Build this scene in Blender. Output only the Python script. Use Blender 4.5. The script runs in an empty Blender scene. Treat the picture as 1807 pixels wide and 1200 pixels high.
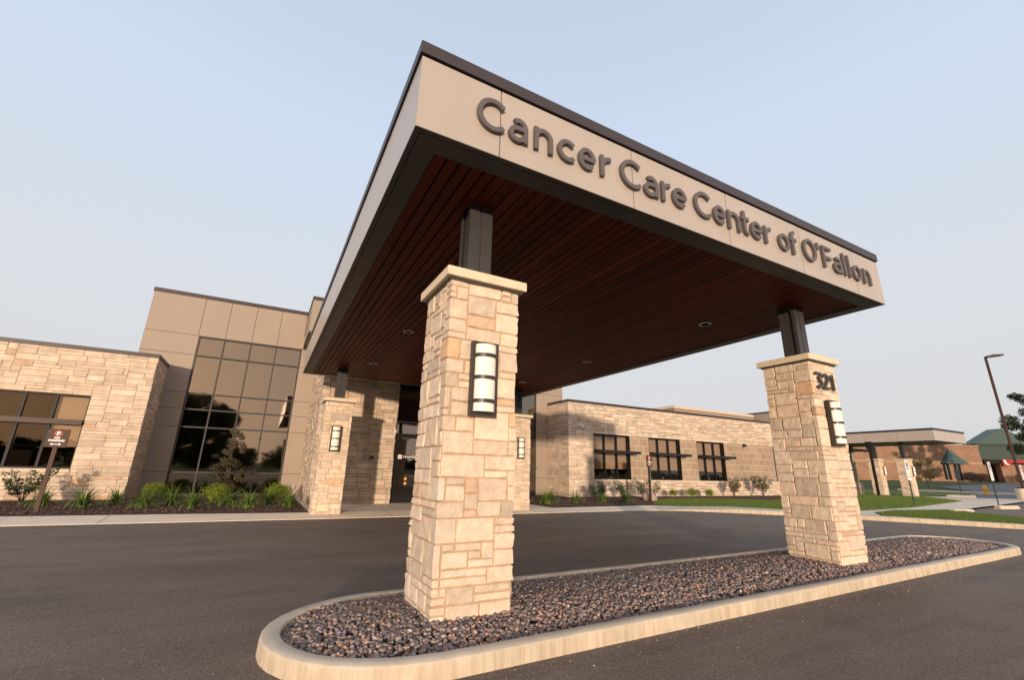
import bpy, math, random
import numpy as np
from mathutils import Vector, Matrix, noise
random.seed(7)
R=math.radians
PI=math.pi
sc=bpy.context.scene
col=sc.collection

# ------------------------------------------------------------------ world, sun, camera
SUN_EL=R(3.6); SUN_AZ=R(27)                  # the sun stands behind the camera, 27 degrees to its left
sun_from=Vector((-math.sin(SUN_AZ)*math.cos(SUN_EL),-math.cos(SUN_AZ)*math.cos(SUN_EL),math.sin(SUN_EL)))
w=bpy.data.worlds.new("World"); sc.world=w; w.use_nodes=True
nt=w.node_tree; nt.nodes.clear()
out=nt.nodes.new('ShaderNodeOutputWorld'); bg=nt.nodes.new('ShaderNodeBackground')
sky=nt.nodes.new('ShaderNodeTexSky'); sky.sky_type='NISHITA'; sky.sun_disc=False
sky.sun_elevation=R(9); sky.sun_rotation=PI+SUN_AZ
sky.altitude=200; sky.air_density=1.0; sky.dust_density=2.5; sky.ozone_density=1.5
# summer haze: a pale veil that is thickest near the horizon, warm on the sun's side
N=nt.nodes.new; L=nt.links.new
tc=N('ShaderNodeTexCoord'); sp=N('ShaderNodeSeparateXYZ'); rp=N('ShaderNodeValToRGB')
els=rp.color_ramp.elements
els[0].position=0.0; els[0].color=(5.9,5.8,5.95,1)
els[1].position=1.0; els[1].color=(4.3,5.0,6.2,1)
for p_,c_ in ((.10,(6.2,6.15,6.25)),(.30,(6.3,6.5,6.85)),(.62,(5.55,6.45,7.85))):
    e=els.new(p_); e.color=(*c_,1)
mx=N('ShaderNodeMix'); mx.data_type='RGBA'; mx.inputs[0].default_value=.92
L(tc.outputs['Generated'],sp.inputs[0]); L(sp.outputs['Z'],rp.inputs[0])
L(sky.outputs[0],mx.inputs[6]); L(rp.outputs[0],mx.inputs[7])
dt=N('ShaderNodeVectorMath'); dt.operation='DOT_PRODUCT'; dt.inputs[1].default_value=(-math.sin(SUN_AZ),-math.cos(SUN_AZ),0); L(tc.outputs['Generated'],dt.inputs[0])
cl=N('ShaderNodeMapRange'); cl.inputs[1].default_value=0; cl.inputs[2].default_value=1; L(dt.outputs['Value'],cl.inputs[0])
pw=N('ShaderNodeMath'); pw.operation='POWER'; pw.inputs[1].default_value=6; L(cl.outputs[0],pw.inputs[0])
gl=N('ShaderNodeMix'); gl.data_type='RGBA'; gl.blend_type='ADD'; gl.inputs[7].default_value=(10.0,4.6,.8,1); L(pw.outputs[0],gl.inputs[0]); L(mx.outputs[2],gl.inputs[6])
L(gl.outputs[2],bg.inputs[0]); bg.inputs[1].default_value=.12; L(bg.outputs[0],out.inputs[0])
sd=bpy.data.lights.new('sun','SUN'); sd.energy=4.3; sd.angle=R(1.4); sd.color=(1,.79,.59)
so=bpy.data.objects.new('sun',sd); col.objects.link(so)
so.rotation_euler=(-sun_from).to_track_quat('-Z','Y').to_euler()
sc.view_settings.view_transform='Standard'; sc.view_settings.look='None'; sc.view_settings.exposure=0; sc.view_settings.gamma=1

cd=bpy.data.cameras.new('camera'); co=bpy.data.objects.new('camera',cd); col.objects.link(co); sc.camera=co
cd.sensor_width=36; cd.lens=15.625; cd.clip_end=3000; cd.clip_start=.05
pi_,ro,ya=.2866,.0237,.4914
fw=Vector((math.sin(ya)*math.cos(pi_),math.cos(ya)*math.cos(pi_),math.sin(pi_)))
rt=Vector((math.cos(ya),-math.sin(ya),0)); up=rt.cross(fw)
r_=math.cos(ro)*rt+math.sin(ro)*up; u_=-math.sin(ro)*rt+math.cos(ro)*up
m=Matrix((r_,u_,-fw)).transposed().to_4x4(); m.translation=(-.708,-3.155,1.3); co.matrix_world=m

# ------------------------------------------------------------------ helpers
def tag(o,label=None,cat=None,group=None,kind=None):
    if label: o['label']=label
    if cat: o['category']=cat
    if group: o['group']=group
    if kind: o['kind']=kind
    return o
def wloc(o):
    v=Vector((0,0,0))
    while o: v=v+o.location; o=o.parent
    return v
def empty(name,loc,label,cat,group=None):
    o=bpy.data.objects.new(name,None); o.empty_display_size=.2; col.objects.link(o); o.location=loc
    return tag(o,label,cat,group)
def children(o): return [c for c in bpy.data.objects if c.parent==o]
def copy_tree(o,parent=None):
    c=o.copy(); col.objects.link(c); c.parent=parent
    for ch in children(o): copy_tree(ch,c)
    return c
def link(me,name,parent=None,loc=None,smooth=False):
    o=bpy.data.objects.new(name,me); col.objects.link(o)
    if smooth: me.polygons.foreach_set('use_smooth',[True]*len(me.polygons))
    if parent is not None:
        o.parent=parent; off=wloc(parent)
    else:
        off=Vector(loc) if loc else Vector((0,0,0)); o.location=off
    if off.length>0: me.transform(Matrix.Translation(-off))
    me.update(); return o
class MB:
    def __init__(s): s.v=[]; s.f=[]; s.t=[]
    def add(s,vs,fs,mi=0):
        n=len(s.v); s.v+= [tuple(x) for x in vs]; s.f+=[tuple(i+n for i in f) for f in fs]; s.t+=[mi]*len(fs); return s
    def box(s,x0,x1,y0,y1,z0,z1,mi=0):
        return s.add([(x0,y0,z0),(x1,y0,z0),(x1,y1,z0),(x0,y1,z0),(x0,y0,z1),(x1,y0,z1),(x1,y1,z1),(x0,y1,z1)],
          [(0,3,2,1),(4,5,6,7),(0,1,5,4),(1,2,6,5),(2,3,7,6),(3,0,4,7)],mi)
    def prism(s,poly,z0,z1,mi=0):
        n=len(poly); a=sum(poly[i][0]*poly[(i+1)%n][1]-poly[(i+1)%n][0]*poly[i][1] for i in range(n))
        if a<0: poly=poly[::-1]
        vs=[(x,y,z0) for x,y in poly]+[(x,y,z1) for x,y in poly]
        fs=[tuple(range(n))[::-1],tuple(range(n,2*n))]+[(i,(i+1)%n,n+(i+1)%n,n+i) for i in range(n)]
        return s.add(vs,fs,mi)
    def sheet(s,poly,z):
        n=len(poly); a=sum(poly[i][0]*poly[(i+1)%n][1]-poly[(i+1)%n][0]*poly[i][1] for i in range(n))
        if a<0: poly=poly[::-1]
        return s.add([(p[0],p[1],p[2] if len(p)>2 else z) for p in poly],[tuple(range(n))])
    def tube(s,pts,rad,n=10,cap=True,mi=0):
        pts=[Vector(p) for p in pts]; rings=[]
        if not isinstance(rad,(list,tuple)): rad=[rad]*len(pts)
        for i,p in enumerate(pts):
            d=(pts[min(i+1,len(pts)-1)]-pts[max(i-1,0)]).normalized()
            a=d.cross(Vector((0,0,1)));
            if a.length<.01: a=Vector((1,0,0))
            a.normalize(); b=d.cross(a)
            rings.append([p+(a*math.cos(2*PI*k/n)+b*math.sin(2*PI*k/n))*rad[i] for k in range(n)])
        vs=[v for r in rings for v in r]; fs=[]
        for i in range(len(pts)-1):
            for k in range(n): fs.append((i*n+k,i*n+(k+1)%n,(i+1)*n+(k+1)%n,(i+1)*n+k))
        if cap: fs+= [tuple(range(n))[::-1],tuple(range((len(pts)-1)*n,len(pts)*n))]
        return s.add(vs,fs,mi)
    def lathe(s,c,prof,n=20,mi=0):
        vs=[(c[0]+r*math.cos(2*PI*k/n),c[1]+r*math.sin(2*PI*k/n),c[2]+z) for r,z in prof for k in range(n)]; fs=[]
        for i in range(len(prof)-1):
            for k in range(n): fs.append((i*n+k,i*n+(k+1)%n,(i+1)*n+(k+1)%n,(i+1)*n+k))
        fs+=[tuple(range(n))[::-1],tuple(range((len(prof)-1)*n,len(prof)*n))]
        return s.add(vs,fs,mi)
    def build(s,name,mat,parent=None,loc=None,smooth=False,bevel=0):
        me=bpy.data.meshes.new(name); me.from_pydata(s.v,[],s.f)
        for mm in (mat if isinstance(mat,(list,tuple)) else [mat]): me.materials.append(mm)
        if any(s.t): me.polygons.foreach_set('material_index',s.t)
        o=link(me,name,parent,loc,smooth)
        if bevel:
            b=o.modifiers.new('bevel','BEVEL'); b.width=bevel; b.segments=2; b.limit_method='ANGLE'; b.harden_normals=False
        return o

# ------------------------------------------------------------------ materials
def mat(name,color,rough=.7,var=.12,scale=6,bump=0,bscale=40,metal=0,spec=.5,attr=None,detail=6,emit=None,coords='Object',stretch=None,rvar=0):
    m=bpy.data.materials.new(name); m.use_nodes=True; n=m.node_tree; b=n.nodes['Principled BSDF']
    b.inputs['Roughness'].default_value=rough; b.inputs['Metallic'].default_value=metal; b.inputs['Specular IOR Level'].default_value=spec
    tc=n.nodes.new('ShaderNodeTexCoord'); src=tc.outputs[coords]
    geo=n.nodes.new('ShaderNodeNewGeometry'); src=geo.outputs['Position']
    if stretch:
        mp=n.nodes.new('ShaderNodeMapping'); mp.inputs['Scale'].default_value=stretch; n.links.new(src,mp.inputs[0]); src=mp.outputs[0]
    if var or attr:
        no=n.nodes.new('ShaderNodeTexNoise'); no.inputs['Scale'].default_value=scale; no.inputs['Detail'].default_value=detail; n.links.new(src,no.inputs[0])
        mr=n.nodes.new('ShaderNodeMapRange'); mr.inputs[1].default_value=.25; mr.inputs[2].default_value=.75; mr.inputs[3].default_value=1-var; mr.inputs[4].default_value=1+var
        n.links.new(no.outputs[0],mr.inputs[0])
        mu=n.nodes.new('ShaderNodeVectorMath'); mu.operation='SCALE'; n.links.new(mr.outputs[0],mu.inputs['Scale'])
        if attr:
            at=n.nodes.new('ShaderNodeAttribute'); at.attribute_name=attr; n.links.new(at.outputs['Color'],mu.inputs[0])
        else: mu.inputs[0].default_value=color
        n.links.new(mu.outputs[0],b.inputs['Base Color'])
        if rvar:
            m2=n.nodes.new('ShaderNodeMapRange'); m2.inputs[1].default_value=.25; m2.inputs[2].default_value=.75; m2.inputs[3].default_value=rough-rvar; m2.inputs[4].default_value=rough+rvar
            n.links.new(no.outputs[0],m2.inputs[0]); n.links.new(m2.outputs[0],b.inputs['Roughness'])
    else: b.inputs['Base Color'].default_value=(*color,1)
    if bump:
        n2=n.nodes.new('ShaderNodeTexNoise'); n2.inputs['Scale'].default_value=bscale; n2.inputs['Detail'].default_value=8; n2.inputs['Roughness'].default_value=.65; n.links.new(src,n2.inputs[0])
        bp=n.nodes.new('ShaderNodeBump'); bp.inputs['Strength'].default_value=1; bp.inputs['Distance'].default_value=bump; n.links.new(n2.outputs[0],bp.inputs['Height']); n.links.new(bp.outputs[0],b.inputs['Normal'])
    if emit: b.inputs['Emission Color'].default_value=(*emit[0],1); b.inputs['Emission Strength'].default_value=emit[1]
    return m
M={}
M['stone']=mat('stone',(.5,.4,.3),.88,.15,11,.010,38,spec=.2,attr='tint')
M['stone_far']=mat('stone_far',(.5,.4,.3),.85,.18,4,.006,16,spec=.25,attr='tint')
M['cap']=mat('cast_stone',(.66,.55,.40),.8,.08,7,.0015,90,spec=.3)
M['sill']=mat('sill_stone',(.56,.46,.36),.8,.08,7,.001,90,spec=.3)
M['fascia']=mat('fascia_panel',(.395,.34,.295),.33,.05,1.2,.0025,1.3,spec=.5,rvar=.05)
M['panel']=mat('fibre_panel',(.305,.24,.188),.6,.05,1.5,.0006,120,spec=.4)
M['panel_gap']=mat('panel_gap',(.05,.04,.035),.8,0)
M['coping']=mat('coping_metal',(.048,.038,.040),.45,.06,2,0,spec=.3)
M['trim']=mat('soffit_trim',(.052,.045,.038),.5,.05,2,0,spec=.5)
M['dark']=mat('dark_gap',(.006,.005,.005),.9,0,spec=.1)
M['post']=mat('post_paint',(.045,.041,.041),.45,.08,3,0,spec=.35)
M['letter']=mat('letter_metal',(.098,.082,.076),.45,.06,8,0,spec=.5)
M['black']=mat('black_metal',(.022,.020,.020),.42,.1,5,0)
M['bronze']=mat('bronze_metal',(.035,.027,.024),.4,.1,5,0)
M['number']=mat('number_metal',(.05,.045,.042),.45,.1,5,0)
M['diffuser']=mat('opal_diffuser',(.80,.74,.65),.4,0,spec=.3,emit=((1,.88,.72),.05))
M['downlens']=mat('downlight_lens',(.85,.82,.78),.4,0,emit=((1,.92,.85),.8))
M['frame']=mat('window_frame',(.012,.010,.009),.5,.08,5,0,spec=.2)
M['shade']=mat('sunshade_metal',(.018,.016,.018),.5,.08,4,0,spec=.25)
M['shade_brown']=mat('sunshade_brown',(.06,.036,.028),.5,.08,4,0,spec=.25)
M['mullion']=mat('mullion_metal',(.045,.037,.033),.5,.08,5,0,spec=.3)
M['blind']=mat('roller_blind',(.64,.51,.38),.9,.04,3,0)
M['room']=mat('room_dark',(.02,.017,.016),.9,.3,1.5,0)
M['concrete']=mat('concrete',(.72,.605,.475),.85,.09,2.2,.002,60,spec=.3)
M['joint']=mat('joint_dark',(.16,.13,.11),.9,0)
M['white']=mat('white_paint',(.75,.72,.68),.5,.04,5,0)
M['red']=mat('red_paint',(.38,.02,.02),.5,.05,6,0)
M['signbrown']=mat('sign_brown',(.072,.038,.028),.55,.08,6,0,spec=.2)
M['signred']=mat('sign_red',(.33,.02,.022),.5,.05,6,0)
M['blue']=mat('sign_blue',(.02,.06,.30),.5,.05,6,0)
M['greenpost']=mat('green_post',(.02,.05,.035),.5,.1,6,0)
M['yellow']=mat('hydrant_yellow',(.75,.38,.03),.45,.08,6,0)
M['stripe']=mat('faded_stripe',(.50,.36,.22),.8,.2,8,0)
M['galv']=mat('galvanised',(.35,.34,.33),.4,.1,6,0,metal=.3)
M['greenmetal']=mat('green_metal',(.035,.055,.045),.5,.08,2,0)
M['greenroof']=mat('green_roof',(.05,.082,.072),.5,.08,2,0)
M['orange']=mat('orange_decal',(.7,.22,.05),.5,0)
M['bark']=mat('bark',(.11,.08,.06),.9,.25,20,.004,30)
M['boulder']=mat('boulder_stone',(.36,.25,.19),.9,.2,6,.01,20)
# asphalt
def asphalt(name,base,crackish=True):
    m=mat(name,base,.86,.10,1.1,.0035,230,spec=.3); n=m.node_tree; b=n.nodes['Principled BSDF']
    geo=n.nodes.new('ShaderNodeNewGeometry')
    mp=n.nodes.new('ShaderNodeMapping'); mp.inputs['Scale'].default_value=(.35,1.5,1); mp.inputs['Rotation'].default_value=(0,0,.12); n.links.new(geo.outputs['Position'],mp.inputs[0])
    a=n.nodes.new('ShaderNodeTexNoise'); a.inputs['Scale'].default_value=1.1; a.inputs['Detail'].default_value=5; n.links.new(mp.outputs[0],a.inputs[0])
    f=n.nodes.new('ShaderNodeTexNoise'); f.inputs['Scale'].default_value=170; f.inputs['Detail'].default_value=3; n.links.new(geo.outputs['Position'],f.inputs[0])
    def mr(src,lo,hi,a0=.3,a1=.7):
        r=n.nodes.new('ShaderNodeMapRange'); r.inputs[1].default_value=a0; r.inputs[2].default_value=a1; r.inputs[3].default_value=lo; r.inputs[4].default_value=hi; n.links.new(src,r.inputs[0]); return r.outputs[0]
    x=mr(a.outputs[0],.86,1.14)
    f2=n.nodes.new('ShaderNodeTexNoise'); f2.inputs['Scale'].default_value=55; f2.inputs['Detail'].default_value=6; f2.inputs['Roughness'].default_value=.8; n.links.new(geo.outputs['Position'],f2.inputs[0])
    vo=n.nodes.new('ShaderNodeTexVoronoi'); vo.inputs['Scale'].default_value=95; n.links.new(geo.outputs['Position'],vo.inputs[0])
    sc_=n.nodes.new('ShaderNodeSeparateColor'); n.links.new(vo.outputs['Color'],sc_.inputs[0]); v1=mr(sc_.outputs[0],.72,1.34,0,1)
    mp2=n.nodes.new('ShaderNodeMapping'); mp2.inputs['Scale'].default_value=(.10,1.9,1); mp2.inputs['Rotation'].default_value=(0,0,-.10); n.links.new(geo.outputs['Position'],mp2.inputs[0])
    st=n.nodes.new('ShaderNodeTexNoise'); st.inputs['Scale'].default_value=1.3; st.inputs['Detail'].default_value=7; st.inputs['Roughness'].default_value=.7; n.links.new(mp2.outputs[0],st.inputs[0]); v2=mr(st.outputs[0],1.03,.80,.52,.68)
    vm=n.nodes.new('ShaderNodeMath'); vm.operation='MULTIPLY'; n.links.new(v1,vm.inputs[0]); n.links.new(v2,vm.inputs[1])
    xm=n.nodes.new('ShaderNodeMath'); xm.operation='MULTIPLY'; n.links.new(x,xm.inputs[0]); n.links.new(vm.outputs[0],xm.inputs[1]); x=xm.outputs[0]
    y1=mr(f.outputs[0],.6,1.4); y2=mr(f2.outputs[0],.68,1.32)
    my=n.nodes.new('ShaderNodeMath'); my.operation='MULTIPLY'; n.links.new(y1,my.inputs[0]); n.links.new(y2,my.inputs[1]); y=my.outputs[0]
    mu=n.nodes.new('ShaderNodeMath'); mu.operation='MULTIPLY'; n.links.new(x,mu.inputs[0]); n.links.new(y,mu.inputs[1])
    # tyre path: two darker bands following the drive
    wv=n.nodes.new('ShaderNodeTexWave'); wv.inputs['Scale'].default_value=.085; wv.inputs['Distortion'].default_value=2.2; wv.inputs['Detail'].default_value=3; wv.inputs['Detail Scale'].default_value=.6; wv.bands_direction='Y'
    n.links.new(geo.outputs['Position'],wv.inputs[0]); z=mr(wv.outputs[0],.95,1.02,.0,.6)
    m3=n.nodes.new('ShaderNodeMath'); m3.operation='MULTIPLY'; n.links.new(mu.outputs[0],m3.inputs[0]); n.links.new(z,m3.inputs[1])
    old=b.inputs['Base Color'].links[0].from_socket
    s=n.nodes.new('ShaderNodeVectorMath'); s.operation='SCALE'; n.links.new(old,s.inputs[0]); n.links.new(m3.outputs[0],s.inputs['Scale']); n.links.new(s.outputs[0],b.inputs['Base Color'])
    return m
M['asphalt']=asphalt('asphalt',(.178,.136,.106))
M['asphalt_far']=asphalt('asphalt_far',(.13,.13,.14))
# kerb concrete with drip stains running down the face
def kerbmat():
    m=mat('kerb_concrete',(.58,.505,.41),.85,.12,5,.003,50,spec=.3); n=m.node_tree; b=n.nodes['Principled BSDF']
    geo=n.nodes.new('ShaderNodeNewGeometry')
    mp=n.nodes.new('ShaderNodeMapping'); mp.inputs['Scale'].default_value=(13,13,.9); n.links.new(geo.outputs['Position'],mp.inputs[0])
    a=n.nodes.new('ShaderNodeTexNoise'); a.inputs['Scale'].default_value=1; a.inputs['Detail'].default_value=9; a.inputs['Roughness'].default_value=.7; n.links.new(mp.outputs[0],a.inputs[0])
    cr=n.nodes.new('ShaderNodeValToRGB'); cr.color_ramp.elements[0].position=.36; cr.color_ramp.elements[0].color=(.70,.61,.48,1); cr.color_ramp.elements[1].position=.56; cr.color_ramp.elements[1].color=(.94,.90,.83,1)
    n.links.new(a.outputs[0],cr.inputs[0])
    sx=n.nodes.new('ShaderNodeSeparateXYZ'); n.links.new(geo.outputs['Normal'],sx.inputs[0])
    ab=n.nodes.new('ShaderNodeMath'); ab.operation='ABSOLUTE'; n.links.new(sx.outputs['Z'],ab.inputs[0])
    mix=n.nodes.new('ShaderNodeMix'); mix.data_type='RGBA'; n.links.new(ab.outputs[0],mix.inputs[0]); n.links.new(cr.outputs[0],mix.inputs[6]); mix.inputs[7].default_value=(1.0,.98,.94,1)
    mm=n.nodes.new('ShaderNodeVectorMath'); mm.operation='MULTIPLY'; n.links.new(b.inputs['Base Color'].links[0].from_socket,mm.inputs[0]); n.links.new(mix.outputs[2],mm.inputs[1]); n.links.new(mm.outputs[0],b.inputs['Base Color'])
    return m
M['kerb']=kerbmat()
def brick(name,c1,c2,mortar,bw,rh,ms=.012,bump=.004):
    m=bpy.data.materials.new(name); m.use_nodes=True; n=m.node_tree; b=n.nodes['Principled BSDF']; b.inputs['Roughness'].default_value=.88; b.inputs['Specular IOR Level'].default_value=.25
    geo=n.nodes.new('ShaderNodeNewGeometry'); sx=n.nodes.new('ShaderNodeSeparateXYZ'); n.links.new(geo.outputs['Position'],sx.inputs[0])
    ad=n.nodes.new('ShaderNodeMath'); ad.operation='SUBTRACT'; n.links.new(sx.outputs['X'],ad.inputs[0]); n.links.new(sx.outputs['Y'],ad.inputs[1])
    cb=n.nodes.new('ShaderNodeCombineXYZ'); n.links.new(ad.outputs[0],cb.inputs['X']); n.links.new(sx.outputs['Z'],cb.inputs['Y'])
    t=n.nodes.new('ShaderNodeTexBrick'); n.links.new(cb.outputs[0],t.inputs['Vector']); t.inputs['Color1'].default_value=(*c1,1); t.inputs['Color2'].default_value=(*c2,1); t.inputs['Mortar'].default_value=(*mortar,1)
    t.inputs['Scale'].default_value=1; t.inputs['Brick Width'].default_value=bw; t.inputs['Row Height'].default_value=rh; t.inputs['Mortar Size'].default_value=ms
    no=n.nodes.new('ShaderNodeTexNoise'); no.inputs['Scale'].default_value=.6; no.inputs['Detail'].default_value=9; n.links.new(geo.outputs['Position'],no.inputs[0])
    mr=n.nodes.new('ShaderNodeMapRange'); mr.inputs[1].default_value=.3; mr.inputs[2].default_value=.7; mr.inputs[3].default_value=.88; mr.inputs[4].default_value=1.12; n.links.new(no.outputs[0],mr.inputs[0])
    s=n.nodes.new('ShaderNodeVectorMath'); s.operation='SCALE'; n.links.new(t.outputs[0],s.inputs[0]); n.links.new(mr.outputs[0],s.inputs['Scale']); n.links.new(s.outputs[0],b.inputs['Base Color'])
    bp=n.nodes.new('ShaderNodeBump'); bp.invert=True; bp.inputs['Distance'].default_value=bump; n.links.new(t.outputs['Fac'],bp.inputs['Height']); n.links.new(bp.outputs[0],b.inputs['Normal'])
    return m
M['block']=brick('concrete_block',(.35,.255,.18),(.30,.215,.15),(.46,.37,.28),.62,.40,.020)
M['brick']=brick('far_brick',(.27,.155,.095),(.22,.12,.075),(.28,.20,.15),.4,.15,.012)
M['brick_band']=mat('brick_band',(.34,.21,.13),.9,.08,2)
# wood soffit
def wood():
    m=bpy.data.materials.new('soffit_wood'); m.use_nodes=True; n=m.node_tree; b=n.nodes['Principled BSDF']; b.inputs['Roughness'].default_value=.55; b.inputs['Specular IOR Level'].default_value=.12
    geo=n.nodes.new('ShaderNodeNewGeometry'); mp=n.nodes.new('ShaderNodeMapping'); mp.inputs['Scale'].default_value=(14,.22,14); n.links.new(geo.outputs['Position'],mp.inputs[0])
    no=n.nodes.new('ShaderNodeTexNoise'); no.inputs['Scale'].default_value=1.6; no.inputs['Detail'].default_value=8; no.inputs['Distortion'].default_value=.6; n.links.new(mp.outputs[0],no.inputs[0])
    cr=n.nodes.new('ShaderNodeValToRGB'); cr.color_ramp.elements[0].position=.3; cr.color_ramp.elements[0].color=(.060,.009,.003,1); cr.color_ramp.elements[1].position=.72; cr.color_ramp.elements[1].color=(.145,.026,.007,1); n.links.new(no.outputs[0],cr.inputs[0])
    at=n.nodes.new('ShaderNodeAttribute'); at.attribute_name='tint'
    mm=n.nodes.new('ShaderNodeVectorMath'); mm.operation='MULTIPLY'; n.links.new(cr.outputs[0],mm.inputs[0]); n.links.new(at.outputs['Color'],mm.inputs[1]); n.links.new(mm.outputs[0],b.inputs['Base Color'])
    return m
M['wood']=wood()
# glass: tinted pane, part see-through, part mirror
def glass(name,refl,tint,gcol=(1,.93,.86)):
    m=bpy.data.materials.new(name); m.use_nodes=True; n=m.node_tree; n.nodes.clear()
    o=n.nodes.new('ShaderNodeOutputMaterial'); mx=n.nodes.new('ShaderNodeMixShader'); t=n.nodes.new('ShaderNodeBsdfTransparent'); g=n.nodes.new('ShaderNodeBsdfGlossy')
    t.inputs[0].default_value=(*tint,1); g.inputs[0].default_value=(*gcol,1); g.inputs['Roughness'].default_value=.03 if refl>.1 else .012
    lw=n.nodes.new('ShaderNodeFresnel'); lw.inputs['IOR'].default_value=1.5
    ad=n.nodes.new('ShaderNodeMath'); ad.operation='ADD'; ad.use_clamp=True; ad.inputs[1].default_value=refl; n.links.new(lw.outputs[0],ad.inputs[0])
    geo=n.nodes.new('ShaderNodeNewGeometry'); no=n.nodes.new('ShaderNodeTexNoise'); no.inputs['Scale'].default_value=.9; no.inputs['Detail'].default_value=1; n.links.new(geo.outputs['Position'],no.inputs[0])
    bp=n.nodes.new('ShaderNodeBump'); bp.inputs['Distance'].default_value=.006; n.links.new(no.outputs[0],bp.inputs['Height']); n.links.new(bp.outputs[0],g.inputs['Normal'])
    n.links.new(ad.outputs[0],mx.inputs[0]); n.links.new(t.outputs[0],mx.inputs[1]); n.links.new(g.outputs[0],mx.inputs[2]); n.links.new(mx.outputs[0],o.inputs[0])
    return m
M['glass']=glass('window_glass',.03,(.60,.55,.50))
M['tower_glass']=glass('tinted_glass',.19,(.25,.22,.18),(1,.86,.72))
def leafmat(name,c1,c2,rough=.6):
    m=bpy.data.materials.new(name); m.use_nodes=True; n=m.node_tree; b=n.nodes['Principled BSDF']; b.inputs['Roughness'].default_value=rough; b.inputs['Specular IOR Level'].default_value=.3
    at=n.nodes.new('ShaderNodeAttribute'); at.attribute_name='tint'; sx=n.nodes.new('ShaderNodeSeparateColor'); n.links.new(at.outputs['Color'],sx.inputs[0])
    mx=n.nodes.new('ShaderNodeMix'); mx.data_type='RGBA'; mx.inputs[6].default_value=(*c1,1); mx.inputs[7].default_value=(*c2,1); n.links.new(sx.outputs[0],mx.inputs[0]); n.links.new(mx.outputs[2],b.inputs['Base Color'])
    t=n.nodes.new('ShaderNodeBsdfTranslucent'); n.links.new(mx.outputs[2],t.inputs[0]); ms=n.nodes.new('ShaderNodeMixShader'); ms.inputs[0].default_value=.25
    o=n.nodes['Material Output']; n.links.new(b.outputs[0],ms.inputs[1]); n.links.new(t.outputs[0],ms.inputs[2]); n.links.new(ms.outputs[0],o.inputs[0])
    return m
M['lily']=leafmat('lily_leaf',(.07,.13,.02),(.22,.30,.055))
M['gold']=leafmat('gold_leaf',(.10,.15,.015),(.27,.32,.03))
M['shrub']=leafmat('shrub_leaf',(.03,.05,.02),(.10,.13,.05))
M['rust']=leafmat('rust_leaf',(.12,.05,.02),(.35,.15,.06))
M['rose']=leafmat('rose_bloom',(.30,.10,.10),(.5,.2,.2))
M['tree']=leafmat('tree_leaf',(.018,.030,.010),(.06,.08,.025))
M['purple']=leafmat('purple_leaf',(.03,.035,.02),(.13,.10,.05))
M['autumn']=leafmat('autumn_leaf',(.16,.12,.05),(.42,.28,.11))
M['hedge']=leafmat('hedge_leaf',(.02,.022,.014),(.08,.05,.035))
M['grassblade']=leafmat('grass_blade',(.09,.15,.03),(.20,.26,.06))
M['lawn']=mat('lawn_ground',(.14,.17,.05),.95,.22,1.2,.01,60,spec=.1)
M['mulch']=mat('mulch_ground',(.11,.068,.055),.95,.25,20,.02,60,spec=.1)
M['chip']=mat('mulch_chip',(.1,.06,.04),.9,.2,30,0,spec=.15,attr='tint')
M['rock']=mat('lava_rock',(.1,.08,.08),1.0,.16,60,.001,150,spec=.04,attr='tint')
M['soil']=mat('gravel_bed',(.10,.085,.08),.95,.3,40,.01,60,spec=.1)
M['ground']=mat('far_ground',(.08,.10,.04),.95,.2,.05,0,spec=.1)

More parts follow.
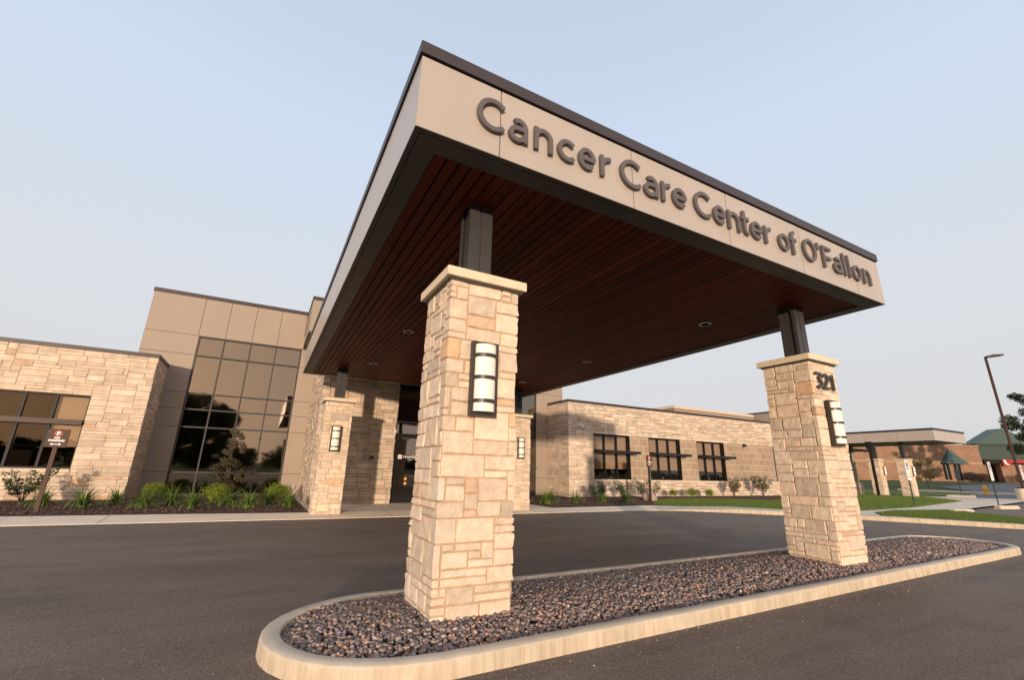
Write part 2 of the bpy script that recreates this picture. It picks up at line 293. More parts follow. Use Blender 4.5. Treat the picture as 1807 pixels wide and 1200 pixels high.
# ------------------------------------------------------------------ stone veneer (ashlar of odd sizes wrapping the corners)
STONES=[(.67,.53,.405),(.64,.505,.385),(.69,.565,.44),(.58,.465,.355),(.63,.51,.40),(.67,.51,.385),(.56,.455,.35),(.69,.55,.42)]
ODD=[(.66,.44,.27),(.50,.42,.34),(.58,.41,.29)]
def settint(me,cols):
    a=me.color_attributes.new('tint','FLOAT_COLOR','POINT'); f=np.ones((len(cols),4),dtype=np.float32); f[:,:3]=np.array(cols,dtype=np.float32); a.data.foreach_set('color',f.ravel())
def snap(lines,targets):
    lines=list(lines)
    for t in targets:
        i=min(range(len(lines)),key=lambda k:abs(lines[k]-t)); lines[i]=t
    return lines
def ashlar(name,path,z0,z1,us,ut,material,parent=None,closed=False,holes=(),ws=(2,6),hs=(1,3),gap=.006,out=(.012,.034),fine=None,rnd=None,mort=(.46,.32,.20),bright=1.0,loc=None,flat=.5,hw=None):
    """path: XY corners, outward normal to the right of travel"""
    rnd=rnd or random
    P=[Vector((x,y)) for x,y in path]; n=len(P)
    segs=[(P[i],P[(i+1)%n]) for i in range(n if closed else n-1)]
    lens=[(b-a).length for a,b in segs]; cum=[0]
    for l in lens: cum.append(cum[-1]+l)
    S=cum[-1]; nrm=[Vector(((b-a).y,-(b-a).x)).normalized() for a,b in segs]
    ns=max(1,round(S/us)); nt_=max(1,round((z1-z0)/ut))
    sl=[S*i/ns for i in range(ns+1)]; tl=[z0+(z1-z0)*i/nt_ for i in range(nt_+1)]
    sl=[x+(rnd.uniform(-.12,.12)*us if 0<i<ns else 0) for i,x in enumerate(sl)]
    sl=snap(sl,cum[1:-1]+[h[0] for h in holes]+[h[1] for h in holes]); tl=snap(tl,[h[2] for h in holes]+[h[3] for h in holes])
    occ=[[False]*ns for _ in range(nt_)]
    for j in range(nt_):
        for i in range(ns):
            cs=(sl[i]+sl[i+1])/2; ct=(tl[j]+tl[j+1])/2
            if any(h[0]<cs<h[1] and h[2]<ct<h[3] for h in holes): occ[j][i]=True
    free=[r[:] for r in occ]; rects=[]
    for j in range(nt_):
        i=0
        while i<ns:
            if occ[j][i]: i+=1; continue
            best=None
            for _ in range(1 if hw else 3):
                if hw: h=rnd.choices(range(1,len(hw)+1),hw)[0]
                else: h=rnd.randint(*hs) if rnd.random()>=flat else hs[0]
                w=rnd.randint(*ws)
                if h>1 and w<h+2: w=h+2
                w=min(w,ns-i); h=min(h,nt_-j)
                k=0
                while k<w and not occ[j][i+k]: k+=1
                w=k
                if w+i<ns and not occ[j][i+w]:
                    k=w
                    while i+k<ns and k<w+2 and not occ[j][i+k]: k+=1
                    if k==w+1: w=k if rnd.random()<.7 else w
                ok=True
                for jj in range(j,j+h):
                    for ii in range(i,i+w):
                        if occ[jj][ii]: ok=False
                if not ok or (h>w+1 and h>1): h=1
                if hw and h>w and rnd.random()<.8: h=max(1,w)
                while h>1 and any(occ[jj][ii] for jj in range(j,j+h) for ii in range(i,i+w)): h-=1
                if best is None or w*h>best[0]*best[1]*(1 if rnd.random()<.5 else 1.6): best=(w,h)
            w,h=best
            for jj in range(j,j+h):
                for ii in range(i,i+w): occ[jj][ii]=True
            rects.append((sl[i],sl[i+w],tl[j],tl[j+h])); i+=w
    verts=[];faces=[];cols=[]
    def pos(s,t,d):
        k=0
        while k<len(segs)-1 and s>cum[k+1]+1e-7: k+=1
        a,b=segs[k]; p=a+(b-a)*((s-cum[k])/lens[k])
        nv=nrm[k]
        if abs(s-cum[k+1])<1e-6 and (k<len(segs)-1 or closed): nv=nrm[k]+nrm[(k+1)%len(segs)]
        elif abs(s-cum[k])<1e-6 and (k>0 or closed): nv=nrm[k]+nrm[k-1]
        return (p.x+nv.x*d,p.y+nv.y*d,t)
    for (s0,s1,t0,t1) in rects:
        g=gap*rnd.uniform(.7,1.4)
        e0=g if (closed or s0>1e-6) else 0; e1=g if (closed or s1<S-1e-6) else 0
        a0,a1,b0,b1=s0+e0+rnd.uniform(0,g*.6),s1-e1-rnd.uniform(0,g*.6),t0+g,t1-g
        b=min(.007,(a1-a0)*.2,(b1-b0)*.2)
        xs=[(a0,0),(a0+b*.5,.62),(a0+b*1.6,1)]; xe=[(a1-b*1.6,1),(a1-b*.5,.62),(a1,0)]
        if fine:
            k=max(1,int((a1-a0)/fine))
            xs+=[(a0+(a1-a0)*q/k,1) for q in range(1,k)]
        corners=[c for c in cum[1:-1] if a0+.012<c<a1-.012]
        xx=sorted(xs+xe+[(c,1) for c in corners],key=lambda q:q[0])
        yy=[(b0,0),(b0+b*.5,.62),(b0+b*1.6,1)]
        if fine:
            k=max(1,int((b1-b0)/fine)); yy+=[(b0+(b1-b0)*q/k,1) for q in range(1,k)]
        yy+=[(b1-b*1.6,1),(b1-b*.5,.62),(b1,0)]; yy=sorted(yy,key=lambda q:q[0])
        o=rnd.uniform(*out); c=rnd.choice(ODD) if rnd.random()<.06 else rnd.choice(STONES)
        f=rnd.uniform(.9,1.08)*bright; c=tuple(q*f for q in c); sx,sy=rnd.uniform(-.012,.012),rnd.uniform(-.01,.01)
        base=len(verts); nx=len(xx); seed=Vector((rnd.uniform(0,90),rnd.uniform(0,90),rnd.uniform(0,90)))
        for (t,wt) in yy:
            for (s,wsn) in xx:
                k=min(wt,wsn); d=o*k
                if k==1:
                    d+=sx*((s-a0)/(a1-a0)-.5)+sy*((t-b0)/(b1-b0)-.5)
                    if fine: d+=.0065*noise.noise(Vector((s*12,t*12,0))+seed)+.0035*noise.noise(Vector((s*38,t*38,5))+seed)
                ss,tt=s,t
                if fine and k<1 and not any(abs(s-c2)<1e-6 for c2 in cum):
                    ss=s+.0018*noise.noise(Vector((t*30,s*3,9))+seed); tt=t+.0018*noise.noise(Vector((s*30,t*3,3))+seed)
                if k==0: d=-.004
                verts.append(pos(ss,tt,d)); cols.append(c)
        for y in range(len(yy)-1):
            for x in range(nx-1):
                q=base+y*nx+x; faces.append((q,q+1,q+nx+1,q+nx))
    # mortar bed
    for j in range(nt_):
        i=0
        while i<ns:
            if free[j][i]: i+=1; continue
            k=i
            while k<ns and not free[j][k] and (k==i or not any(abs(sl[k]-c)<1e-6 for c in cum)): k+=1
            b_=len(verts)
            for (s,t) in ((sl[i],tl[j]),(sl[k],tl[j]),(sl[k],tl[j+1]),(sl[i],tl[j+1])):
                verts.append(pos(s,t,0)); cols.append(mort)
            faces.append((b_,b_+1,b_+2,b_+3)); i=k
    me=bpy.data.meshes.new(name); me.from_pydata(verts,[],faces); me.materials.append(material); settint(me,cols)
    return link(me,name,parent,loc)

# ------------------------------------------------------------------ setting: ground, drive, walks, beds
def T(x,y=0):
    t=min(1,max(0,(x-60)/44)); return 1.3*t*t*(3-2*t)
def ground():
    xs=[-900,-300,-120,-60,-30,-10,10,30,45,60,66,72,78,84,90,96,104,125,160,240,500,1200]; ys=[-900,-400,-160,-60,-20,0,20,40,80,160,400,900]
    vs=[(x,y,T(x)-.03) for y in ys for x in xs]; nx=len(xs)
    fs=[(j*nx+i,j*nx+i+1,(j+1)*nx+i+1,(j+1)*nx+i) for j in range(len(ys)-1) for i in range(nx-1)]
    o=MB().add(vs,fs).build('ground',M['ground'],smooth=True); tag(o,kind='structure')
ground()
rng=np.random.default_rng(3)
road=[(-60,10.02),(-5.5,10.14),(-.5,9.98),(3,9.93),(6.5,9.93),(9,9.95),(11.4,9.95),(12.6,9.75),(13.6,9.25),(14.8,8.2),(15.9,7.0),(17.1,5.2),(18.2,3.5),(19.1,2.0),(19.7,.2),(20,-3),(20.5,-60),(-60,-60)]
tag(MB().sheet(road,0).build('road',M['asphalt']),kind='structure')
# flush concrete walk along the drive (rises gently to the building) and the entrance plaza
mb=MB()
fr=[(-14,10.22),(-5.5,10.14),(-3.3,10.06),(-.5,9.98),(.62,9.95)]; bk=[(-14,11.5),(-5.5,11.16),(-2.46,10.95),(.0,10.72),(.62,10.66)]
def strip(front,back,zf,zb):
    n=len(front); mb.add([(x,y,zf) for x,y in front]+[(x,y,zb) for x,y in back]+[(x,y,zf-.1) for x,y in front]+[(x,y,zb-.2) for x,y in back],
      [(i,i+1,n+i+1,n+i) for i in range(n-1)]+[(2*n+i,2*n+i+1,i+1,i) for i in range(n-1)]+[(n+i,n+i+1,3*n+i+1,3*n+i) for i in range(n-1)])
strip(fr,bk,.012,.10)
strip([(.62,9.95),(3,9.93),(6.5,9.93),(8.45,9.95)],[(.62,10.66),(3,10.66),(6.5,10.66),(8.45,10.66)],.012,.10)
strip([(8.45,9.95),(11.4,9.95),(12.6,9.75)],[(8.45,10.66),(11.4,10.72),(13.3,10.8)],.012,.10)
mb.sheet([(.62,10.66),(8.45,10.66),(8.45,18),(.62,18)],.10)
tag(mb.build('sidewalk',M['concrete']),kind='structure')
mb=MB()
for x,dx in ((-5.3,.9),(-3.6,.72),(-1.95,.5),(-.55,.3),(1.1,.1),(2.7,.0),(4.3,0),(5.9,-.1),(7.4,-.2),(9.1,.0),(10.7,.0),(12.1,.0)):
    y0=10.06 if x<0 else 9.96; y1=10.95 if x<0 else 10.68
    mb.add([(x-.006,y0,.0165),(x+.006,y0,.0165),(x+dx*0+.006,y1,.104),(x+dx*0-.006,y1,.104)],[(0,1,2,3)])
for x in (2.7,4.3,5.9): mb.add([(x-.006,10.7,.104),(x+.006,10.7,.104),(x+.006,13.4,.104),(x-.006,13.4,.104)],[(0,1,2,3)])
for y in (11.9,): mb.add([(.8,y,.105),(8.2,y,.105),(8.2,y+.012,.105),(.8,y+.012,.105)],[(0,1,2,3)])
tag(mb.build('sidewalk_joints',M['joint']),kind='structure')
# kerb and walk curving away to the right
def ribbon(mb,a,b,z,zb=None,face=0):
    n=len(a); mb.add([(x,y,z) for x,y in a]+[(x,y,z if zb is None else zb) for x,y in b],[(i,i+1,n+i+1,n+i) for i in range(n-1)])
    if face: mb.add([(x,y,z) for x,y in a]+[(x-.0,y,z-face) for x,y in a],[(n+i,n+i+1,i+1,i) for i in range(n-1)])
mb=MB()
ka=[(12.6,9.75),(13.6,9.27),(14.8,8.2),(15.9,7.0),(17.1,5.2),(18.2,3.5),(19.1,2.0),(19.7,.2),(20,-3),(20.4,-50)]
kz=[.012,.06]+[.13]*8
kb=[(13.3,10.8),(14.3,10.2),(15.84,9.3),(16.9,7.75),(17.6,6.1),(18.5,3.75),(19.35,2.15),(19.95,.25),(20.2,-3),(20.6,-50)]
n=len(ka)
mb.add([(*ka[i],kz[i]) for i in range(n)]+[(*kb[i],max(kz[i],.10)) for i in range(n)]+[(*ka[i],-.05) for i in range(n)],[(i,i+1,n+i+1,n+i) for i in range(n-1)]+[(2*n+i,2*n+i+1,i+1,i) for i in range(n-1)])
tag(mb.build('kerb',M['kerb']),kind='structure')
walk=[(17.55,6.0),(18.0,5.0),(19.2,5.75),(21.7,6.15),(25.3,5.45),(29.8,6.1),(33.9,6.6),(43.1,7.9),(50,9.55),(56,11),(60.5,15.3),(47.5,13.3),(44.1,13.6),(38,9.25),(25.5,6.95),(19.6,6.45),(17,7.9)]
tag(MB().sheet(walk,.125).build('footpath',M['concrete']),kind='structure')
tag(MB().sheet([(19.9,0),(24.8,5.27),(29.8,6.1),(33.9,6.6),(43.1,7.87),(60,10),(90,-20),(60,-60),(20.5,-40)],.06).build('parking_lot',M['asphalt']),kind='structure')
tag(MB().sheet([(47.2,11.25),(50.6,12.4),(60.5,15.4),(66.7,14.6),(66.7,13),(50,9.6)],.13).build('parking_lot_far',M['asphalt_far']),kind='structure')
mb=MB().prism([(47.6,11.5),(50.6,12.4),(51.2,13.97),(47.6,13.2)],.05,.22); tag(mb.build('kerb_island',M['concrete']),kind='structure')
# far road
ro_=[(72.9,18.5),(75.2,15.3),(92,-30),(110,-30),(97,12),(92.7,20.2),(87.5,22.8),(78.5,24.2)]
mb=MB(); mb.add([(x,y,T(x)+.05) for x,y in ro_],[tuple(range(len(ro_)))])
xs=[70+i*2 for i in range(15)]; mb=MB()
for i in range(14):
    x0,x1=xs[i],xs[i+1]
    def yy_(x): return (24.5-(x-78)*.19 if x>78 else 18+(x-70)*.75),( -25)
    mb.add([(x0,yy_(x0)[1],T(x0)+.05),(x1,yy_(x1)[1],T(x1)+.05),(x1,yy_(x1)[0],T(x1)+.05),(x0,yy_(x0)[0],T(x0)+.05)],[(0,1,2,3)])
tag(mb.build('far_road',M['asphalt_far']),kind='structure')
mb=MB().prism([(66.5,24),(66.9,24),(67.3,13),(66.9,13)],.0,.30).prism([(66.9,13),(67.3,13),(69.5,-30),(69.1,-30)],.0,.30); tag(mb.build('far_kerb',M['concrete']),kind='structure')
# lawns
lawn1=[(13.45,10.85),(14.3,10.2),(15.84,9.3),(16.9,7.75),(17.0,7.9),(19.6,6.45),(25.5,6.95),(38,9.25),(44.1,13.6),(52.2,14.4),(66.4,17),(66.4,40),(44,30),(41,17.2),(30.2,14.2),(22.7,11.9),(20.95,13.4),(17.7,13.9),(15.75,12.86)]
tag(MB().sheet(lawn1,.115).build('lawn',M['lawn']),kind='structure')
lawn2=[(18.05,4.95),(18.5,3.75),(19.35,2.15),(19.95,.25),(22,2.1),(24.8,5.27),(25.3,5.45),(21.7,6.12),(19.2,5.72)]
tag(MB().sheet(lawn2,.12).build('verge',M['lawn']),kind='structure')
def inside(p,poly):
    x,y=p; c=False; n=len(poly); j=n-1
    for i in range(n):
        xi,yi=poly[i][:2]; xj,yj=poly[j][:2]
        if (yi>y)!=(yj>y) and x<(xj-xi)*(y-yi)/(yj-yi)+xi: c=not c
        j=i
    return c
def scatter(poly,n,avoid=()):
    xs=[p[0] for p in poly]; ys=[p[1] for p in poly]; r=[]
    P=np.array([p[:2] for p in poly],float)
    while len(r)<n:
        X=rng.uniform(min(xs),max(xs),n*2); Y=rng.uniform(min(ys),max(ys),n*2); c=np.zeros(len(X),bool); j=len(P)-1
        for i in range(len(P)):
            xi,yi=P[i]; xj,yj=P[j]
            if yi!=yj: c^=((yi>Y)!=(yj>Y))&(X<(xj-xi)*(Y-yi)/(yj-yi)+xi)
            j=i
        r+=list(zip(X[c],Y[c]))
    return np.array(r[:n])
def mesh_np(name,V,F,mats,cols=None,smooth=False):
    me=bpy.data.meshes.new(name); nv,nf,k=len(V),len(F),F.shape[1]
    me.vertices.add(nv); me.vertices.foreach_set('co',V.astype(np.float32).ravel())
    me.loops.add(nf*k); me.loops.foreach_set('vertex_index',F.astype(np.int32).ravel())
    me.polygons.add(nf); me.polygons.foreach_set('loop_start',np.arange(0,nf*k,k,dtype=np.int32)); me.polygons.foreach_set('loop_total',np.full(nf,k,dtype=np.int32))
    me.update(calc_edges=True); me.materials.append(mats)
    if cols is not None: settint(me,cols)
    if smooth: me.polygons.foreach_set('use_smooth',[True]*nf)
    return me
def blades(name,polys,label):
    V=[];F=[];C=[];n0=0
    for poly,n,h,z in polys:
        P=scatter(poly,n); a=rng.uniform(0,2*PI,n); hh=h*rng.uniform(.6,1.3,n); wd=rng.uniform(.004,.008,n)*1.6
        zz=np.array([z]*n); lean=rng.normal(0,.02,(n,2))
        A=np.stack([P[:,0]-np.cos(a)*wd,P[:,1]-np.sin(a)*wd,zz],1); B=np.stack([P[:,0]+np.cos(a)*wd,P[:,1]+np.sin(a)*wd,zz],1); Cc=np.stack([P[:,0]+lean[:,0],P[:,1]+lean[:,1],zz+hh],1)
        V.append(np.stack([A,B,Cc],1).reshape(-1,3)); F.append(np.arange(n*3).reshape(-1,3)+n0); n0+=n*3
        t=rng.uniform(0,1,n); C.append(np.repeat(np.stack([t,t,t],1),3,0))
    o=bpy.data.objects.new(name,mesh_np(name,np.concatenate(V),np.concatenate(F),M['grassblade'],np.concatenate(C))); col.objects.link(o)
    tag(o,label,'grass',kind='stuff')
l1=[(13.45,10.85),(14.3,10.2),(15.84,9.3),(17,7.9),(19.6,6.45),(25.5,6.95),(25.5,12.9),(22.7,11.9),(20.95,13.4),(17.7,13.9),(15.75,12.86)]
l3=[(25.5,6.95),(38,9.25),(44.1,13.6),(44,16),(41,17.2),(30.2,14.2),(25.5,12.9)]
blades('grass',[(l1,70000,.05,.115),(l3,60000,.06,.115),(lawn2,40000,.05,.12)],'short green mown grass beside the kerb and footpath')
# mulch beds
bedL=[(-14,11.5),(-5.5,11.18),(-2.46,10.97),(.0,10.74),(.60,10.68),(.60,18.3),(-14,18.3)]
bedR=[(8.47,10.68),(11.4,10.74),(13.3,10.82),(13.45,10.85),(15.75,12.86),(17.7,13.9),(20.95,13.4),(22.7,11.9),(30.2,14.2),(30.2,18.2),(8.47,18.2)]
mb=MB(); mb.sheet(bedL,.105); mb.sheet(bedR,.105); tag(mb.build('planting_bed',M['mulch']),kind='structure')
def chips(name,polys,label,size=(.02,.05)):
    V=[];F=[];C=[];n0=0
    for poly,n,z in polys:
        P=scatter(poly,n); a=rng.uniform(0,2*PI,n); l=rng.uniform(*size,n); wd=l*rng.uniform(.25,.5,n); tilt=rng.uniform(-.5,.5,(n,2))
        ca,sa=np.cos(a),np.sin(a)
        q=[]
        for sx,sy in ((-1,-1),(1,-1),(1,1),(-1,1)):
            X=sx*l*.5; Y=sy*wd*.5; q.append(np.stack([P[:,0]+ca*X-sa*Y,P[:,1]+sa*X+ca*Y,z+.018+X*tilt[:,0]+Y*tilt[:,1]+rng.uniform(0,.012,n)*0+np.linspace(0,.02,n)],1))
        V.append(np.stack(q,1).reshape(-1,3)); F.append(np.arange(n*4).reshape(-1,4)+n0); n0+=n*4
        b=rng.choice(4,n); pal=1.5*np.array([(.085,.048,.035),(.05,.032,.026),(.12,.07,.05),(.15,.11,.09)]); C.append(np.repeat(pal[b]*rng.uniform(.7,1.3,(n,1)),4,0))
    o=bpy.data.objects.new(name,mesh_np(name,np.concatenate(V),np.concatenate(F),M['chip'],np.concatenate(C))); col.objects.link(o); tag(o,label,'mulch',kind='stuff')
chips('mulch',[([(-9,11.35),(-5.5,11.2),(-2.46,11),(.58,10.72),(.58,16),(-9,16)],26000,.105),([(8.5,10.72),(13.4,10.88),(15.75,12.9),(17.7,13.95),(21,13.45),(22.7,12),(30,14.3),(30,15.9),(13,15.9),(8.5,14)],22000,.105)],'dark brown shredded bark mulch around the shrubs')

# ------------------------------------------------------------------ island: kerb ring and lava rock
def ring(cx0,cx1,y0l,y1l,y0r,y1r,nose=.0):
    pts=[]
    # left nose (half ellipse), front edge to the right, right nose, back edge
    rl=(y1l-y0l)/2; cl=(y0l+y1l)/2; rr=(y1r-y0r)/2; cr_=(y0r+y1r)/2
    for k in range(0,19):
        a=PI/2+PI*k/18; pts.append((cx0+rl*1.15+rl*1.15*math.cos(a),cl+rl*math.sin(a)))
    for k in range(0,19):
        a=-PI/2+PI*k/18; pts.append((cx1-rr*1.1+rr*1.1*math.cos(a),cr_+rr*math.sin(a)))
    return pts
def dens(p,step=.35):
    r=[]
    n=len(p)
    for i in range(n):
        a,b=p[i],p[(i+1)%n]; d=math.dist(a,b); k=max(1,int(d/step))
        for q in range(k): r.append((a[0]+(b[0]-a[0])*q/k,a[1]+(b[1]-a[1])*q/k))
    return r
o_out=dens(ring(-.53,13.0,-.03,1.83,.30,2.14)); 
def inset(p,d):
    n=len(p); r=[]
    for i in range(n):
        a=Vector(p[i-1]);b=Vector(p[(i+1)%n]); t=(b-a).normalized(); nn=Vector((-t.y,t.x)); r.append((p[i][0]+nn.x*d,p[i][1]+nn.y*d))
    return r
prof=[(-.006,-.05),(-.004,.0),(0,.098),(.004,.111),(.014,.118),(.122,.121),(.132,.116),(.136,.08),(.136,.0)]
rings=[[(*q,z) for q in inset(o_out,d)] for d,z in prof]; n=len(o_out)
wob=[.004*noise.noise(Vector((x*1.5,y*1.5,0))) for x,y in o_out]
mb=MB(); mb.add([(x,y,z+(wob[i] if z>.09 else 0)) for r in rings for i,(x,y,z) in enumerate(r)],[(k*n+i,k*n+(i+1)%n,(k+1)*n+(i+1)%n,(k+1)*n+i) for k in range(len(prof)-1) for i in range(n)])
tag(mb.build('island_kerb',M['kerb'],smooth=True),kind='structure')
i_in=inset(o_out,.138)
tag(MB().sheet(i_in,.06).build('gravel_bed',M['soil']),kind='structure')
def rocks():
    shapes=[]
    for k in range(10):
        bm=__import__('bmesh').new()
        pts=[]
        for q in range(9):
            v=Vector(rng.normal(0,1,3)).normalized(); v=Vector((v.x*rng.uniform(.8,1.15),v.y*rng.uniform(.6,.95),v.z*rng.uniform(.5,.85))); bm.verts.new(v)
        import bmesh
        r=bmesh.ops.convex_hull(bm,input=bm.verts); 
        bmesh.ops.delete(bm,geom=[e for e in r['geom_interior'] if isinstance(e,bmesh.types.BMVert)],context='VERTS')
        bmesh.ops.triangulate(bm,faces=bm.faces); bm.verts.index_update()
        shapes.append((np.array([v.co[:] for v in bm.verts]),np.array([[v.index for v in f.verts] for f in bm.faces]))); bm.free()
    pal=np.array([2.95,2.85,2.65])*np.array([(.075,.062,.064),(.090,.078,.078),(.066,.058,.060),(.13,.085,.07),(.135,.09,.07),(.11,.095,.095),(.165,.10,.075),(.22,.18,.15)]); pr_=[.24,.2,.18,.13,.08,.12,.035,.015]
    V=[];F=[];C=[];n0=0
    layers=[(i_in,15500,.0),(i_in,9000,.012)]
    near=[(x,y) for x,y in i_in if x<3.4]+[]
    pts=np.concatenate([scatter(i_in,24000),scatter([(-.6,-.1),(3.6,-.1),(3.6,2),(-.6,2)],6500)])
    keep=[]
    P=i_in
    for x,y in pts:
        if not inside((x,y),P): continue
        if any(px+.02<x<px+.74 and .64<y<1.36 for px in (.635,6.615)): continue
        keep.append((x,y))
    pts=np.array(keep)
    # heap height: mounded in the middle
    for k in range(len(pts)):
        x,y=pts[k]
        yc=.90+(.3*(x/12)); d=min(1,abs(y-yc)/.8); ex=min(1,max(0,(x+.4)/.5))*min(1,max(0,(12.2-x)/.5))
        z=.078+.055*(1-d*d)*ex+rng.uniform(-.008,.014)
        s=rng.uniform(.015,.030)*(1.0 if x<3.5 else 1.15); s=min(s*rng.choice([1,1,1.25]),.036)
        sh=shapes[rng.integers(10)]; a=rng.uniform(0,2*PI,3)
        Rm=np.array(Matrix.Rotation(a[0],3,'Z')@Matrix.Rotation(a[1]*.25,3,'X')@Matrix.Rotation(a[2],3,'Y')) if rng.random()<.3 else np.array(Matrix.Rotation(a[0],3,'Z')@Matrix.Rotation((a[1]-3)*.25,3,'X'))
        V.append(sh[0]@Rm.T*s+np.array([x,y,z])); F.append(sh[1]+n0); n0+=len(sh[0])
        c=pal[rng.choice(8,p=pr_)]*rng.uniform(.82,1.22); C.append(np.tile(c,(len(sh[0]),1)))
    o=bpy.data.objects.new('lava_rock_gravel',mesh_np('lava_rock_gravel',np.concatenate(V),np.concatenate(F),M['rock'],np.concatenate(C))); col.objects.link(o)
    tag(o,'grey and rust brown lava rock filling the kerbed island','gravel',kind='stuff')
    # crumbs that spilled on the asphalt along the kerb
    V=[];F=[];C=[];n0=0
    sp_=[(rng.uniform(-.6,9),) for _ in range(420)]
    for k in range(700):
        x=rng.uniform(-.9,9.5); y=.0-abs(rng.normal(0,.22))-.03+.015*x
        if rng.random()<.25: x=rng.uniform(-3,-.55); y=rng.uniform(-.6,1.6)
        if rng.random()<.12: x,y=rng.uniform(-4,12),rng.uniform(-2,.0)
        s=rng.uniform(.002,.005)*(1.8 if rng.random()<.06 else 1); sh=shapes[rng.integers(10)]
        V.append(sh[0]*s+np.array([x,y,s*.5])); F.append(sh[1]+n0); n0+=len(sh[0]); c=np.array((.66,.56,.44)) if rng.random()<.7 else np.array((.16,.11,.09)); C.append(np.tile(c*rng.uniform(.7,1.2),(len(sh[0]),1)))
    o=bpy.data.objects.new('stone_crumbs',mesh_np('stone_crumbs',np.concatenate(V),np.concatenate(F),M['rock'],np.concatenate(C))); col.objects.link(o)
    tag(o,'pale stone crumbs scattered on the asphalt along the island kerb','gravel',kind='stuff')
rocks()

# ------------------------------------------------------------------ stone pillars with steel posts
PW=.754; CAPZ=3.19
def pillar(x,y,zb,label,seed,fine,capz=CAPZ,top=4.13,far=False):
    rnd=random.Random(seed)
    t=empty('stone_pillar',(x+PW/2,y+PW/2,zb),label,'pillar','stone pillars that carry the canopies')
    i=.02; a,b,c,d=x+i,x+PW-i,y+i,y+PW-i
    ashlar('shaft',[(b,d),(a,d),(a,c),(b,c)],zb-.06,capz-.105,.059,.0655,M['stone_far'] if far else M['stone'],t,closed=True,ws=(2,7),hs=(1,4),fine=fine,rnd=rnd,gap=.0036,out=(.010,.0145),hw=[36,38,22,4])
    e=.058
    MB().box(x-e,x+PW+e,y-e,y+PW+e,capz-.095,capz).build('capstone',M['cap'],t,bevel=.006)
    MB().box(x-.012,x+PW+.012,y-.012,y+PW+.012,capz-.12,capz-.095).build('mortar_bed',M['trim'],t)
    # steel post: two channels back to back, grooved in the middle of each face
    cx,cy=x+PW/2,y+PW/2-.03; h=.135; m_=MB()
    m_.box(cx-h,cx-.018,cy-h,cy-h+.012,capz,top).box(cx+.004,cx+h,cy-h,cy-h+.012,capz,top).box(cx-.018,cx+.004,cy-h+.014,cy-h+.02,capz,top)
    m_.box(cx-h,cx-.018,cy+h-.012,cy+h,capz,top).box(cx+.004,cx+h,cy+h-.012,cy+h,capz,top)
    m_.box(cx-h+.03,cx+h-.03,cy-h+.02,cy+h-.014,capz,top)
    for s in (-1,1):
        m_.box(cx+s*h-(.012 if s>0 else 0),cx+s*h+(.012 if s<0 else 0),cy-h+.0125,cy-h+.055,capz,top).box(cx+s*h-(.012 if s>0 else 0),cx+s*h+(.012 if s<0 else 0),cy+h-.055,cy+h-.0125,capz,top)
    m_.build('steel_post',M['post'],t)
    return t
pillar(.635,.625,.10,'nearest and largest cream stone pillar standing in the gravel island at the canopy corner',11,.035)
pillar(6.615,.625,.10,'stone pillar with the number 321 near the right end of the gravel island',23,.045)
pillar(.635,10.39,.06,'stone pillar at the left rear of the canopy, in front of the stone entrance wall',5,None)
pillar(6.97-.355,10.39,.06,'shaded stone pillar at the right rear of the canopy, half hidden by the nearest pillar',9,None)
pillar(42.4,13.25,-.02,'distant stone pillar at the right, under the corner of the small far canopy',31,None,2.87,4.13,True)
pillar(42.1,15.0,-.02,'distant stone pillar at the left under the small far canopy, behind the dark pipe',37,None,2.87,4.13,True)

# wall lanterns
def lantern(cx,yf,zc,label,s=1.0):
    w_,h_=.135*s,.35*s
    t=empty('wall_lantern',(cx,yf,zc-h_),label,'wall light','half round wall lanterns on the pillars')
    m_=MB(); f=.028*s; d=.055
    m_.box(cx-w_,cx-w_+f,yf-d,yf,zc-h_,zc+h_).box(cx+w_-f,cx+w_,yf-d,yf,zc-h_,zc+h_).box(cx-w_+f,cx+w_-f,yf-d,yf,zc+h_-f,zc+h_).box(cx-w_+f,cx+w_-f,yf-d,yf,zc-h_,zc-h_+f).box(cx-w_+f,cx+w_-f,yf-.012,yf,zc-h_+f,zc+h_-f)
    r=w_-f+.002
    for zz in (.60,0.0,-.62):
        z0=zc+h_*zz-.016*s; pts=[(cx-math.cos(PI*k/16)*(r+.002),yf-.05-math.sin(PI*k/16)*r*.82) for k in range(17)]
        q=len(pts); vs=[(x,y,z) for z in (z0,z0+.034*s) for x,y in pts]+[(cx+(x-cx)*.93,yf-.05+(y-yf+.05)*.93,z) for z in (z0,z0+.034*s) for x,y in pts]
        fs=[(i,i+1,q+i+1,q+i) for i in range(q-1)]+[(2*q+i,2*q+i+1,i+1,i) for i in range(q-1)]+[(q+i,q+i+1,3*q+i+1,3*q+i) for i in range(q-1)]
        m_.add(vs,fs)
    m_.build('frame',M['bronze'],t)
    r2=r-.006; pts=[(cx-math.cos(PI*k/20)*r2,yf-.048-math.sin(PI*k/20)*r2*.80) for k in range(21)]
    z0,z1=zc-h_+f+.012,zc+h_-f-.004
    MB().prism(pts,z0,z1).build('diffuser',M['diffuser'],t)
    return t
YF=.625+.02-.03-.006
lantern(1.0,YF,2.12,'large dark framed lantern with white half round glass on the nearest pillar')
lantern(7.0,YF,2.12,'lantern with white half round glass below the number 321')
lantern(1.005,10.39-.012,2.05,'small looking lantern on the left rear pillar in front of the entrance wall')
lantern(6.97,10.39-.012,2.05,'grey shaded lantern on the right rear pillar, beside the nearest pillar edge')
lantern(42.95,13.25-.012,1.95,'distant lantern on the right hand pillar of the far canopy')
lantern(42.7,15.0-.012,1.95,'distant lantern on the left hand pillar of the far canopy')

